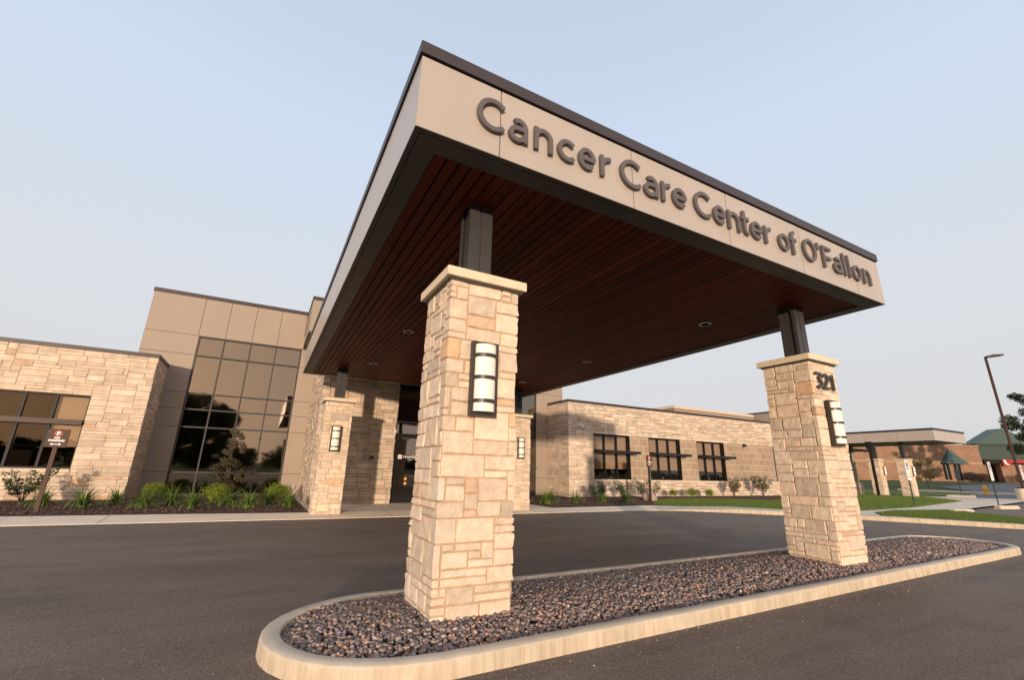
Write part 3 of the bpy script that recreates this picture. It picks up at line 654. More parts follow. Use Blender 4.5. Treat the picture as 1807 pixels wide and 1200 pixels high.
# ------------------------------------------------------------------ entrance canopy
W_,D_,ZB,ZF,ZC=8.03,12.12,4.11,4.89,5.02
def canopy(x0,y0,Wd,Dp,zb,zf,zc,label,joints,jl,ins=.26,boards=True,back_y=None):
    t=empty('canopy',(x0,y0,zb),label,'canopy')
    x1,y1=x0+Wd,y0+Dp
    g=.006
    m_=MB()
    xs=[0]+joints+[Wd]
    for a,b in zip(xs[:-1],xs[1:]):
        pr_=.012 if a<.01 else 0
        m_.box(x0+a+(g if a>0 else 0),x0+b-(g if b<Wd else 0),y0-pr_*0,y0+.03,zb,zf-.02)
    ys=[0]+jl+[Dp]
    for a,b in zip(ys[:-1],ys[1:]):
        for xa,xb in ((x0,x0+.03),(x1-.03,x1)): m_.box(xa,xb,y0+(a+g if a>0 else .0303),y0+b-(g if b<Dp else 0),zb,zf-.02)
    m_.box(x0+.0303,x1-.0303,y1-.03,y1,zb,zf-.02)
    m_.build('fascia',M['fascia'],t)
    # joint cover behind the panels
    MB().box(x0+.032,x1-.032,y0+.032,y1-.032,zb+.05,zc-.03).build('roof_deck',M['dark'],t)
    e=.022
    m_=MB(); 
    for b in ((x0-e,x1+e,y0-e,y0+.08),(x0-e,x1+e,y1-.08,y1+e),(x0-e,x0+.08,y0+.0803,y1-.0803),(x1-.08,x1+e,y0+.0803,y1-.0803)): m_.box(*b,zf,zc)
    m_.build('coping',M['coping'],t)
    MB().box(x0+.012,x1-.012,y0+.012,y1-.012,zf-.02,zf-.001).build('shadow_gap',M['dark'],t)
    m_=MB(); z0,z1=zb-.0,zb+.03
    zt=zb-.001
    h=.055
    # outer drip strip and inner trim board, a thin reveal between them
    for (a,b,r) in ((.002,h,zt),(h+.008,ins,zt)):
        m_.box(x0+a,x1-a,y0+a,y0+b,r-.004,r+.03).box(x0+a,x1-a,y1-b,y1-a,r-.004,r+.03)
        m_.box(x0+a,x0+b,y0+b+.0003,y1-b-.0003,r-.004,r+.03).box(x1-b,x1-a,y0+b+.0003,y1-b-.0003,r-.004,r+.03)
    m_.build('soffit_trim',M['trim'],t)
    X0,X1,Y0,Y1=x0+ins+.004,x1-ins-.004,y0+ins+.004,y1-ins-.004
    if boards:
        bw=.128; nb=round((X1-X0)/bw); bw=(X1-X0)/nb; vs=[];fs=[];cols=[]
        for k in range(nb):
            a=X0+k*bw+.009; b=X0+(k+1)*bw-.009; lens=[Y0]; y=Y0+random.uniform(1,4)
            while y<Y1-.8: lens.append(y); y+=random.uniform(2.4,4.2)
            lens.append(Y1)
            for c,d in zip(lens[:-1],lens[1:]):
                q=len(vs); z=zb+.012; 
                vs+=[(a,c+.001,z),(b,c+.001,z),(b,d-.001,z),(a,d-.001,z),(a,c+.001,z+.02),(b,c+.001,z+.02),(b,d-.001,z+.02),(a,d-.001,z+.02)]
                fs+=[(q,q+3,q+2,q+1),(q,q+1,q+5,q+4),(q+1,q+2,q+6,q+5),(q+3,q,q+4,q+7)]
                f=random.uniform(.75,1.25); cols+=[(f,f*random.uniform(.93,1.05),f)]*8
        me=bpy.data.meshes.new('wood_soffit'); me.from_pydata(vs,[],fs); me.materials.append(M['wood']); settint(me,cols); link(me,'wood_soffit',t)
        MB().box(X0-.003,X1+.003,Y0-.003,Y1+.003,zb+.033,zb+.045).build('soffit_backing',M['dark'],t)
    else: MB().box(X0-.003,X1+.003,Y0-.003,Y1+.003,zb+.01,zb+.04).build('soffit',M['trim'],t)
    return t
canopy(0,0,W_,D_,ZB,ZF,ZC,'large flat canopy over the drive with tan fascia and dark red wood underside',[.8,2.47,4.1,5.72,7.2],[.85,2.3,4.8,7.3,9.8])
for x,y,l in ((1.63,5.93,'recessed ceiling light just left of the nearest pillar top'),(1.63,9.47,'recessed ceiling light above the left rear pillar'),(6.43,2.27,'recessed ceiling light nearest to the right front post'),(6.46,6.0,'recessed ceiling light in the middle of the right side of the wood ceiling'),(6.46,9.43,'recessed ceiling light at the right rear, beside the nearest pillar edge')):
    t=empty('downlight',(x,y,ZB),l,'ceiling light','round recessed lights in the canopy ceiling')
    MB().lathe((x,y,ZB-.006),[(.11,0),(.115,.006),(.115,.014),(.085,.014),(.08,.004),(.085,0)],24).build('trim_ring',M['white'],t,smooth=False)
    MB().lathe((x,y,ZB-.004),[(.084,0),(.084,.008)],24).build('lens',M['downlens'],t)

# ------------------------------------------------------------------ sign letters in single stroke shapes
def ribbon2(m_,pts,t,yf,yb,k):
    """pts: 2D centreline (x,z); builds a prism ribbon between depth yf and yb"""
    n=len(pts); Lf=[];Rt=[]
    closed=math.dist(pts[0],pts[-1])<1e-6
    for i in range(n):
        if closed: a=pts[(i-1) if i>0 else n-2]; b=pts[(i+1) if i<n-1 else 1]
        else: a=pts[max(i-1,0)]; b=pts[min(i+1,n-1)]
        d=Vector((b[0]-a[0],b[1]-a[1])).normalized(); nn=Vector((-d.y,d.x))*t/2
        Lf.append((pts[i][0]+nn.x,pts[i][1]+nn.y)); Rt.append((pts[i][0]-nn.x,pts[i][1]-nn.y))
    yf-=k*.0009; vs=[]
    for (l,r) in zip(Lf,Rt): vs+=[(l[0],yf,l[1]),(r[0],yf,r[1]),(r[0],yb,r[1]),(l[0],yb,l[1])]
    fs=[]
    for i in range(n-1):
        q=4*i
        fs+=[(q,q+1,q+5,q+4),(q+1,q+2,q+6,q+5),(q+2,q+3,q+7,q+6),(q+3,q,q+4,q+7)]
    if not closed: fs+=[(0,3,2,1),(4*n-4,4*n-3,4*n-2,4*n-1)]
    m_.add(vs,fs)
def arc(cx,cz,rx,rz,a0,a1,n=20): return [(cx+rx*math.cos(R(a0+(a1-a0)*i/n)),cz+rz*math.sin(R(a0+(a1-a0)*i/n))) for i in range(n+1)]
def glyph(ch,x0,x1,z,xh,cap,t):
    w=x1-x0; h=t/2; cx=(x0+x1)/2
    if ch=='C': q=(w-1.15*t)/1.70; return [arc(x0+h+q,z+cap/2,q,(cap-t)/2,45,315,30)]
    if ch=='O': return [arc(cx,z+cap/2,(w-t)/2,(cap-t)/2,0,360,36)]
    if ch=='o': return [arc(cx,z+xh/2,(w-t)/2,(xh-t)/2,0,360,30)]
    if ch=='c': q=(w-1.1*t)/1.70; return [arc(x0+h+q,z+xh/2,q,(xh-t)/2,45,315,26)]
    if ch=='e': return [arc(cx,z+xh/2,(w-t)/2,(xh-t)/2,0,318,28)[:],[(x0+t*.6,z+xh*.49),(x1-h*.9,z+xh*.49)]]
    if ch=='n': return [[(x0+h,z),(x0+h,z+xh)],[(x0+h,z+xh*.55)]+arc(cx,z+xh-h-(w-t)/2,(w-t)/2,(w-t)/2,175,0,16)+[(x1-h,z)]]
    if ch=='r': return [[(x0+h,z),(x0+h,z+xh)],arc(x1+.0*w,z+xh-h-(w-t*.6),(w-t*.5),(w-t*.6),165,88,10)]
    if ch=='a': 
        bw=w-t*.55; return [[(x1-h,z),(x1-h,z+xh*.55)]+arc(x1-h-(w-t)*.45,z+xh*.58,(w-t)*.45,xh*.42-h,0,130,16),
           [(x1-h,z+xh*.56),(x0+w*.5,z+xh*.56)]+arc(x0+w*.46,z+xh*.28+h*.25,w*.46-h,xh*.28-h*.25,90,270,14)+[(x0+w*.6,z+h*.8),(x1-h,z+xh*.22)]]
    if ch=='t': return [[(x0+w*.4,z+xh*1.32),(x0+w*.4,z+xh*.3)]+arc(x0+w*.4+w*.3,z+xh*.3,w*.3,xh*.3-h,180,290,8),[(x0,z+xh-h),(x1-.02*w,z+xh-h)]]
    if ch=='f': return [[(x0+w*.42,z),(x0+w*.42,z+cap*.82)]+arc(x0+w*.42+w*.34,z+cap*.82,w*.34,cap*.24-h,180,75,8),[(x0,z+xh-h),(x1-.05*w,z+xh-h)]]
    if ch=='l': return [[(cx,z),(cx,z+cap*1.05)]]
    if ch=='F': return [[(x0+h,z),(x0+h,z+cap)],[(x0+h,z+cap-h),(x1,z+cap-h)],[(x0+h,z+cap*.48),(x1-.12*w,z+cap*.48)]]
    if ch=="'": return [[(cx-.01,z+cap*.70),(cx+.012,z+cap*.84),(cx+.012,z+cap*1.0)]]
    if ch=='3': return [[(x0+.02*w,z+cap-h),(x1-h*1.2,z+cap-h),(cx-.02*w,z+cap*.62)],arc(cx-.02*w,z+cap*.32,w/2-h,cap*.32-h,88,-140,20)]
    if ch=='2': return [arc(cx,z+cap-h-(w-t)/2,(w-t)/2,(w-t)/2,165,-20,16)+[(x0+h*.8,z+h),],[(x0+h*.2,z+h),(x1,z+h)]]
    if ch=='1': return [[(x1-h*1.4,z),(x1-h*1.4,z+cap)],[(x0+w*.1,z+cap*.78),(x1-h*1.6,z+cap-h*.8)]]
def letters(rootname,label,cat,spec,z,xh,cap,t,yf,yb,material,loc):
    rt_=empty(rootname,loc,label,cat)
    for ch,a,b in spec:
        m_=MB()
        for k,s in enumerate(glyph(ch,a,b,z,xh,cap,t)): ribbon2(m_,s,t,yf,yb,k)
        m_.build('letter' if not ch.isdigit() else 'digit',material,rt_)
    return rt_
spec=[('C',.543,.845),('a',.873,1.085),('n',1.158,1.375),('c',1.435,1.66),('e',1.695,1.92),('r',1.985,2.125),('C',2.265,2.582),('a',2.609,2.832),('r',2.885,3.025),('e',3.064,3.30),('C',3.439,3.752),('e',3.781,4.01),('n',4.056,4.295),('t',4.325,4.49),('e',4.519,4.76),('r',4.811,4.955),('o',5.128,5.38),('f',5.396,5.57),('O',5.729,6.06),("'",6.085,6.14),('F',6.235,6.475),('a',6.515,6.745),('l',6.80,6.87),('l',6.935,7.005),('o',7.07,7.33),('n',7.39,7.62)]
letters('building_sign','raised grey letters reading Cancer Care Center of O\'Fallon on the canopy front','sign',spec,4.335,.262,.362,.049,-.044,-.012,M['letter'],(4.08,-.03,4.33))
letters('house_number','dark raised number 321 on the right pillar above its lantern','number',[('3',6.70,6.87),('2',6.885,7.055),('1',7.09,7.20)],2.645,.2,.262,.04,YF-.03,YF+.0,M['number'],(6.95,YF,2.64))

# ------------------------------------------------------------------ the clinic building
bld=empty('clinic_building',(-5.5,18.17,.1),'long single storey stone and tan panel building with a tall glazed block behind the canopy','building')
# left stone wing
LWX,LWY,TY,WZ=-4.49,16.36,18.17,4.86
rs=random.Random(4)
lw=(-9.07,-5.985,1.04,3.36)
s_of=lambda x: x+13.0
ashlar('stone_wall',[(-13,LWY),(LWX,LWY),(LWX,TY)],.02,WZ,.115,.10,M['stone_far'],bld,holes=[(s_of(lw[0]),s_of(lw[1]),lw[2],lw[3])],ws=(2,6),hs=(1,2),rnd=rs,gap=.005,out=(.006,.018),flat=.62,mort=(.38,.27,.18),bright=.88)
def coping(path,z0,z1,e=.03,dep=.35,name='coping',mat_=None):
    m_=MB(); n=len(path)
    P=[Vector(p) for p in path]; nr=[]
    for i in range(n-1): d=(P[i+1]-P[i]).normalized(); nr.append(Vector((d.y,-d.x)))
    o=[];q=[]
    for i in range(n):
        nv=nr[0] if i==0 else (nr[-1] if i==n-1 else nr[i-1]+nr[i]); o.append(P[i]+nv*e); q.append(P[i]-nv*dep)
    vs=[(p.x,p.y,z) for z in (z0,z1) for p in o]+[(p.x,p.y,z) for z in (z0,z1) for p in q]
    fs=[]
    for i in range(n-1):
        fs+=[(i,i+1,n+i+1,n+i),(n+i,n+i+1,3*n+i+1,3*n+i),(2*n+i+1,2*n+i,3*n+i,3*n+i+1),(i+1,i,2*n+i,2*n+i+1)]
    fs+=[(0,n,3*n,2*n),(n-1,2*n+n-1,3*n+n-1,n+n-1)]
    m_.add(vs,fs); return m_.build(name,mat_ or M['coping'],bld)
coping([(-13,LWY),(LWX,LWY),(LWX,TY)],WZ,4.99,.035)
MB().box(-13,LWX-.02,LWY+.6,TY+8,WZ-.15,WZ-.05).build('roof',M['dark'],bld)
def window(x0,x1,z0,z1,yf,muls,tz,depth=.10,shade=None,blind_z=1.5,name='window',shade_mat=None):
    """frame set back in the wall; muls = mullion centres"""
    f=.05; y0,y1=yf+depth,yf+depth+.09; m_=MB()
    m_.box(x0,x0+f,y0,y1,z0,z1).box(x1-f,x1,y0,y1,z0,z1).box(x0+f,x1-f,y0,y1,z1-f,z1).box(x0+f,x1-f,y0,y1,z0,z0+f)
    es=[x0+f]+[q for mx_ in muls for q in (mx_-.035,mx_+.035)]+[x1-f]
    for mx_ in muls: m_.box(mx_-.035,mx_+.035,y0-.004,y1,z0+f,z1-f)
    for a,b in zip(es[0::2],es[1::2]): m_.box(a,b,y0,y1,tz-.05,tz+.05)
    # reveals
    m_.box(x0-.002,x0+.006,yf-.002,y0,z0,z1).box(x1-.006,x1+.002,yf-.002,y0,z0,z1).box(x0+.006,x1-.006,yf-.002,y0,z1-.006,z1+.002)
    w_=m_.build(name,M['frame'],bld)
    m2=MB(); m3=MB()
    for a,b in zip(es[0::2],es[1::2]):
        for c,d in ((z0+f,tz-.05),(tz+.05,z1-f)):
            m2.add([(a,y0+.045,c),(b,y0+.045,c),(b,y0+.045,d),(a,y0+.045,d)],[(0,1,2,3)])
        m3.box(a+.012,b-.012,y1+.05,y1+.054,tz+.05,z1-f-.01).box(a+.012,b-.012,y1+.05,y1+.054,blind_z+random.uniform(-.01,.01),tz-.05)
    m2.build('pane',M['glass'],w_); m3.build('blind',M['blind'],w_)
    MB().add([(x0,y1+.01,z0),(x1,y1+.01,z0),(x1,y1+.01,z1),(x0,y1+.01,z1),(x0,y1+1.6,z0),(x1,y1+1.6,z0),(x1,y1+1.6,z1),(x0,y1+1.6,z1)],[(4,7,6,5),(0,3,7,4),(1,5,6,2),(3,2,6,7),(0,4,5,1)]).build('room',M['room'],w_)
    # things on the inner sill
    return w_
def sunshade(x0,x1,yf,z0,z1,proj,win,m_at):
    m_=MB(); m_.box(x0,x1,yf-proj,yf-proj+.04,z0,z1)
    m_.box(x0,x0+.04,yf-proj+.04,yf+.08,z0+.01,z1-.01).box(x1-.04,x1,yf-proj+.04,yf+.08,z0+.01,z1-.01)
    k=max(3,int((proj-.1)/.09))
    for i in range(k):
        y=yf-proj+.07+i*(proj-.07)/k; m_.box(x0+.04,x1-.04,y,y+.055,z0+.035,z0+.045)
    m_.build('sunshade',m_at,win)
wl=window(lw[0],lw[1],lw[2],lw[3],LWY,[-6.83,-7.58,-8.33],2.48,blind_z=1.72)
sunshade(lw[0]+.0,lw[1]-.02,LWY,2.40,2.56,.10,wl,M['shade_brown'])
MB().box(lw[0]-.1,lw[1]+.0,LWY-.05,LWY+.09,.93,1.035).build('sill',M['sill'],wl)

# panels with reveals
def panels(rects,y,name='wall_panel',t=.02,mat_=None,x_const=None):
    m_=MB(); g=.008
    for x0,x1,z0,z1 in rects:
        if x_const is None: m_.box(x0+g,x1-g,y-t,y,z0+g,z1-g)
        else: m_.box(x_const-t,x_const,x0+g,x1-g,z0+g,z1-g)
    return m_.build(name,mat_ or M['panel'],bld,bevel=0)
TZ=7.88
gx0,gx1,gz0,gz1=-3.72,.10,.14,6.28
rows=[.1,.97,2.65,3.33,3.97,5.48,6.28]
rc=[(-5.5,gx0,a,b) for a,b in zip(rows[:-1],rows[1:])]+[(gx1,.80,a,b) for a,b in zip(rows[:-1],rows[1:])]
mx_=[-3.79,-2.82,-1.86,-.90,.10]
rc+=[(-5.5,-3.75,6.28,TZ)]+[(a,b,6.28,TZ) for a,b in zip([-3.75,-2.82,-1.86,-.90],[-2.82,-1.86,-.90,.15])]
panels(rc,TY)
MB().box(-5.5,gx0,TY+.001,TY+.3,.02,TZ).box(gx1,.84,TY+.001,TY+.3,.02,TZ).box(gx0,gx1,TY+.001,TY+.3,gz1,TZ).box(gx0,gx1,TY+.001,TY+.3,.02,gz0).build('wall_backing',M['panel_gap'],bld)
m_=MB(); m_.box(-5.5,-5.48,TY+.3,TY+8,.02,TZ).build('side_wall',M['panel'],bld)
coping([(-5.5,TY+8),(-5.5,TY),(.2,TY)],TZ,8.04,.03)
def curtain(x0,x1,z0,z1,y,muls,hz):
    f=.055; m_=MB(); a0,a1=y-.012,y+.12
    m_.box(x0,x0+f,a0,a1,z0,z1).box(x1-f,x1,a0,a1,z0,z1).box(x0+f,x1-f,a0,a1,z1-f,z1).box(x0+f,x1-f,a0,a1,z0,z0+f)
    es=[x0+f]+[q for mm in muls for q in (mm-.026,mm+.026)]+[x1-f]
    for mm in muls: m_.box(mm-.026,mm+.026,a0-.003,a1,z0+f,z1-f)
    hs=[z0+f]+[q for h in hz for q in (h-.026,h+.026)]+[z1-f]
    for h in hz:
        for a,b in zip(es[0::2],es[1::2]): m_.box(a,b,a0,a1,h-.026,h+.026)
    w_=m_.build('curtain_wall',M['mullion'],bld); m2=MB()
    for a,b in zip(es[0::2],es[1::2]):
        for c,d in zip(hs[0::2],hs[1::2]): m2.add([(a,y+.05,c),(b,y+.05,c),(b,y+.05,d),(a,y+.05,d)],[(0,1,2,3)])
    m2.build('pane',M['tower_glass'],w_)
    Y=y+.13; MB().add([(x0,Y,z0),(x1,Y,z0),(x1,Y,z1),(x0,Y,z1),(x0,Y+5,z0),(x1,Y+5,z0),(x1,Y+5,z1),(x0,Y+5,z1)],[(4,7,6,5),(0,3,7,4),(1,5,6,2),(3,2,6,7),(0,4,5,1)]).build('room',M['room'],w_)
curtain(gx0,gx1,gz0,gz1,TY,[-2.82,-1.86,-.90],[.97,2.65,3.33,3.95,5.47])
# projecting upper block over the entrance
m_=MB(); m_.box(.14,.16,15.5,TY-.03,6.45,7.78).box(.16,8.6,15.5,15.52,6.45,7.78).build('upper_block',M['panel'],bld)
m_=MB(); m_.box(.14,8.6,15.5,TY,6.38,6.449).build('upper_soffit',M['trim'],bld)
coping([(.14,TY),(.14,15.5),(8.6,15.5)],7.78,7.92,.03)
MB().box(.2,8.5,15.6,TY,7.6,7.7).build('roof',M['dark'],bld)
MB().box(.12,.16,17.9,18.14,6.9,8.0).build('downspout',M['coping'],bld)
# stone entrance block left of the doors
ashlar('entrance_wall',[(.78,TY-.03),(.78,13.44),(3.43,13.44),(3.43,14.6)],.04,5.6,.105,.095,M['stone_far'],bld,ws=(2,6),hs=(1,2),rnd=rs,gap=.005,out=(.008,.028),flat=.5,mort=(.29,.21,.14),bright=.76)  # stone tint lowered on both entrance blocks to deepen the recess shade
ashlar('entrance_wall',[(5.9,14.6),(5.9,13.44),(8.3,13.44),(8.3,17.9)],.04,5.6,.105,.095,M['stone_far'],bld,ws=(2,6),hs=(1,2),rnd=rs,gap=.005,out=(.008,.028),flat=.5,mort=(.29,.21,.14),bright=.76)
MB().box(.82,8.26,13.5,18,5.5,5.58).build('roof',M['dark'],bld)
MB().box(3.46,5.88,13.55,14.9,4.30,5.49).build('entrance_header',M['frame'],bld)
MB().box(.9,8.2,12.15,13.40,4.42,4.9).build('canopy_link',M['trim'],bld)
# doors
DY=13.62
m_=MB(); 
for x in (3.46,4.62,5.82): m_.box(x,x+.06,DY,DY+.1,.1,4.3)
for z in (2.52,2.98,4.24): m_.box(3.52,4.62,DY,DY+.1,z-.05,z+.02).box(4.68,5.82,DY,DY+.1,z-.05,z+.02)
dr=m_.build('entrance_frame',M['frame'],bld)
for a,b in ((3.53,4.61),(4.69,5.81)):
    m_=MB(); m_.box(a,a+.07,DY+.02,DY+.07,.11,2.46).box(b-.07,b,DY+.02,DY+.07,.11,2.46).box(a+.07,b-.07,DY+.02,DY+.07,.11,.33).box(a+.07,b-.07,DY+.02,DY+.07,2.38,2.46)
    d=m_.build('door',M['frame'],dr)
m_=MB()
for a,b in ((3.60,4.54),(4.76,5.74)): m_.add([(a,DY+.045,.33),(b,DY+.045,.33),(b,DY+.045,2.38),(a,DY+.045,2.38)],[(0,1,2,3)])
for a,b in ((3.52,4.62),(4.68,5.82)):
    for c,d in ((2.54,2.93),(3.0,4.19)): m_.add([(a,DY+.045,c),(b,DY+.045,c),(b,DY+.045,d),(a,DY+.045,d)],[(0,1,2,3)])
m_.build('pane',M['tower_glass'],dr)
MB().add([(3.4,13.8,.1),(5.9,13.8,.1),(5.9,13.8,4.3),(3.4,13.8,4.3),(3.4,17.8,.1),(5.9,17.8,.1),(5.9,17.8,4.3),(3.4,17.8,4.3)],[(4,7,6,5),(0,3,7,4),(1,5,6,2),(3,2,6,7),(0,4,5,1)]).build('lobby',M['room'],bld)
# writing on the door
def text(s,size,loc,material,parent=None,name='lettering',ext=.002,bold=0,align='LEFT',yaw=0,sx=1):
    cu=bpy.data.curves.new('t','FONT'); cu.body=s; cu.size=size; cu.extrude=ext; cu.offset=bold; cu.align_x=align; cu.resolution_u=3
    ob=bpy.data.objects.new('t',cu); col.objects.link(ob); bpy.context.view_layer.update()
    me=bpy.data.meshes.new_from_object(ob.evaluated_get(bpy.context.evaluated_depsgraph_get())); bpy.data.objects.remove(ob)
    me.transform(Matrix.Translation(Vector(loc))@Matrix.Rotation(yaw,4,'Z')@Matrix.Rotation(PI/2,4,'X')@Matrix.Diagonal((sx,1,1,1)))
    me.materials.clear(); me.materials.append(material); me.name=name
    return link(me,name,parent)
dl=empty('door_decals',(3.9,DY+.03,1.6),'white square logo, CancerCare lettering and two orange round stickers on the dark entrance door','decals')
m_=MB(); m_.box(3.66,3.80,DY+.034,DY+.037,1.63,1.77).build('logo_square',M['white'],dl)
m_=MB(); m_.box(3.69,3.77,DY+.031,DY+.0335,1.69,1.705).box(3.69,3.73,DY+.031,DY+.0335,1.66,1.68).box(3.75,3.77,DY+.031,DY+.0335,1.71,1.74).build('logo_mark',M['signred'],dl)
text('CancerCare',.115,(3.84,DY+.034,1.675),M['white'],dl,bold=.002); text('Center',.05,(4.02,DY+.034,1.60),M['white'],dl)
for z in (.93,.77):
    m_=MB(); m_.add([(4.0+.055*math.cos(2*PI*k/20),DY+.035,z+.055*math.sin(2*PI*k/20)) for k in range(20)],[tuple(range(20))]); m_.build('round_sticker',M['orange'],dl)
    m_=MB(); m_.add([(4.0+.02*math.cos(2*PI*k/12),DY+.032,z+.02*math.sin(2*PI*k/12)) for k in range(12)],[tuple(range(12))]); m_.build('sticker_mark',M['white'],dl)
# keypad
t=empty('door_button',(2.66,13.4,1.6),'small black access button plate on the stone entrance wall','button')
MB().box(2.60,2.73,13.375,13.43,1.56,1.70).build('plate',M['black'],t,bevel=.004); MB().box(2.64,2.69,13.37,13.3748,1.59,1.605).build('badge',M['white'],t)
# right glazed block
RY=17.93
curtain(8.4,12.19,.30,6.28,RY,[9.35,10.3,11.25],[.97,2.65,3.33,3.95,5.47])
rr=[.1,.97,2.65,3.33,3.97,5.48,6.28,TZ]
panels([(12.19,13.95,a,b) for a,b in zip(rr[:-1],rr[1:])]+[(8.4,12.19,6.28,TZ)],RY)
MB().box(12.19,13.95,RY+.001,RY+.3,.02,TZ).box(8.4,12.19,RY+.001,RY+.3,6.28,TZ).build('wall_backing',M['panel_gap'],bld)
MB().box(13.93,13.95,RY+.3,RY+8,.02,TZ).build('side_wall',M['panel'],bld)
coping([(8.3,RY),(13.95,RY),(13.95,RY+8)],TZ,8.04,.03)
# right stone wing
RX0,RWY,RX1=12.93,15.93,30.1
wins=[(14.53,17.05,[15.36,16.21]),(18.50,21.0,[19.32,20.16]),(22.46,24.95,[23.28,24.11])]
so_=lambda x:(x-RX0)+(17.9-RWY)
ashlar('stone_wall',[(RX0,17.9),(RX0,RWY),(RX1,RWY),(RX1,17.6)],.02,WZ,.12,.10,M['stone_far'],bld,holes=[(so_(14.53),so_(17.05),.985,3.3),(so_(17.05),so_(RX1)-.001,.985,3.3)],ws=(2,6),hs=(1,2),rnd=rs,gap=.005,out=(.006,.018),flat=.62,mort=(.38,.27,.18),bright=.88)
coping([(RX0,17.9),(RX0,RWY),(RX1,RWY),(RX1,17.6)],WZ,4.99,.035)
MB().box(RX0+.1,RX1-.1,RWY+.5,RWY+10,WZ-.15,WZ-.05).build('roof',M['dark'],bld)
for a,b in ((17.05,18.5),(21.0,22.46),(24.95,RX1)): MB().box(a,b,RWY+.012,RWY+.25,.99,3.3).build('block_wall',M['block'],bld)
MB().box(RX1-.03,RX1+.02,RWY-.02,RWY+.0,.98,3.3).build('downspout',M['frame'],bld)
MB().box(14.5,RX1+.03,RWY-.055,RWY+.02,.86,.985).build('sill_course',M['sill'],bld)
for a,b,mm in wins:
    w_=window(a,b,.99,3.28,RWY,mm,2.45,depth=.12,blind_z=1.52); sunshade(a+.02,b+.12,RWY,2.30,2.44,.72,w_,M['shade'])
    for k in range(2): x=a+.3+k*.9+random.uniform(-.1,.1); MB().box(x,x+.12,RWY+.30,RWY+.36,1.0,1.04+random.uniform(.06,.2)).build('ornament',M['galv'],w_)
# roof-top plant screens behind the right wing
m_=MB(); m_.box(27.6,37.5,22,29,4.9,6.40); m_.build('roof_screen',M['panel'],bld)
m_=MB()
for z0,z1,e in ((6.06,6.12,.03),(6.40,6.62,.10),(5.6,5.64,.02)): m_.box(27.6-e,37.5,22-e,29,z0,z1)
m_.build('screen_rail',M['sill'],bld)
MB().box(32.4,34.6,24.2,25.6,6.62,7.10).box(32.9,33.1,24.6,24.8,7.1,7.22).build('rooftop_unit',M['galv'],bld)
m_=MB(); m_.box(38,43.4,20.5,29,4.0,6.72).build('rear_block',M['panel'],bld); coping([(38,29),(38,20.5),(43.4,20.5)],6.72,6.86,.03)
# far end of the clinic
m_=MB(); m_.box(30.1,44.3,17.62,17.9,.0,4.9).box(44.0,44.3,17.9,26,.0,4.9).build('end_wall',M['panel'],bld)
ashlar('stone_base',[(30.2,17.6),(44.75,17.6),(44.75,19)],.0,1.02,.2,.11,M['stone_far'],bld,ws=(2,4),hs=(1,2),rnd=rs,flat=.6,mort=(.40,.28,.18))
wf=MB().box(43.3,43.55,17.58,17.62,1.03,3.4).build('end_window',M['frame'],bld)
sunshade(41.2,44.6,16.9,3.52,3.70,.5,wf,M['shade'])
MB().box(41.4,44.5,16.9,17.6,3.56,3.62).build('entry_roof',M['shade'],bld)

# camera, sconces, socket on the walls
t=empty('security_camera',(13.76,RWY-.02,3.6),'small white security camera on the stone wall right of the corner','camera')
MB().tube([(13.66,RWY-.02,3.66),(13.66,RWY-.10,3.66)],.05,14).build('base_plate',M['white'],t,smooth=False)
MB().tube([(13.66,RWY-.08,3.66),(13.72,RWY-.16,3.62),(13.80,RWY-.20,3.58)],[.04,.05,.055],14).build('housing',M['white'],t)
MB().tube([(13.80,RWY-.20,3.58),(13.84,RWY-.23,3.55)],[.05,.035],14).build('lens',M['black'],t)
t=empty('wall_sconce',(26.94,RWY,3.2),'small brown wedge wall light on the block wall right of the windows','wall light')
MB().add([(26.82,RWY+.01,3.12),(27.04,RWY+.01,3.12),(27.04,RWY+.01,3.36),(26.82,RWY+.01,3.36),(26.84,RWY-.2,3.16),(27.02,RWY-.2,3.16),(27.02,RWY-.12,3.34),(26.84,RWY-.12,3.34)],[(0,1,5,4),(1,2,6,5),(2,3,7,6),(3,0,4,7),(4,5,6,7)]).build('housing',M['bronze'],t)
MB().box(26.86,27.0,RWY-.15,RWY-.02,3.10,3.118).build('lens',M['diffuser'],t)
t=empty('outdoor_socket',(.6,TY-.03,.4),'pale weatherproof socket box low on the panel right of the tall glazing','socket')
MB().box(.55,.66,TY-.08,TY-.02,.36,.54).build('box',M['galv'],t,bevel=.01); MB().box(.57,.64,TY-.095,TY-.0801,.39,.51).build('cover',M['sill'],t,bevel=.004)

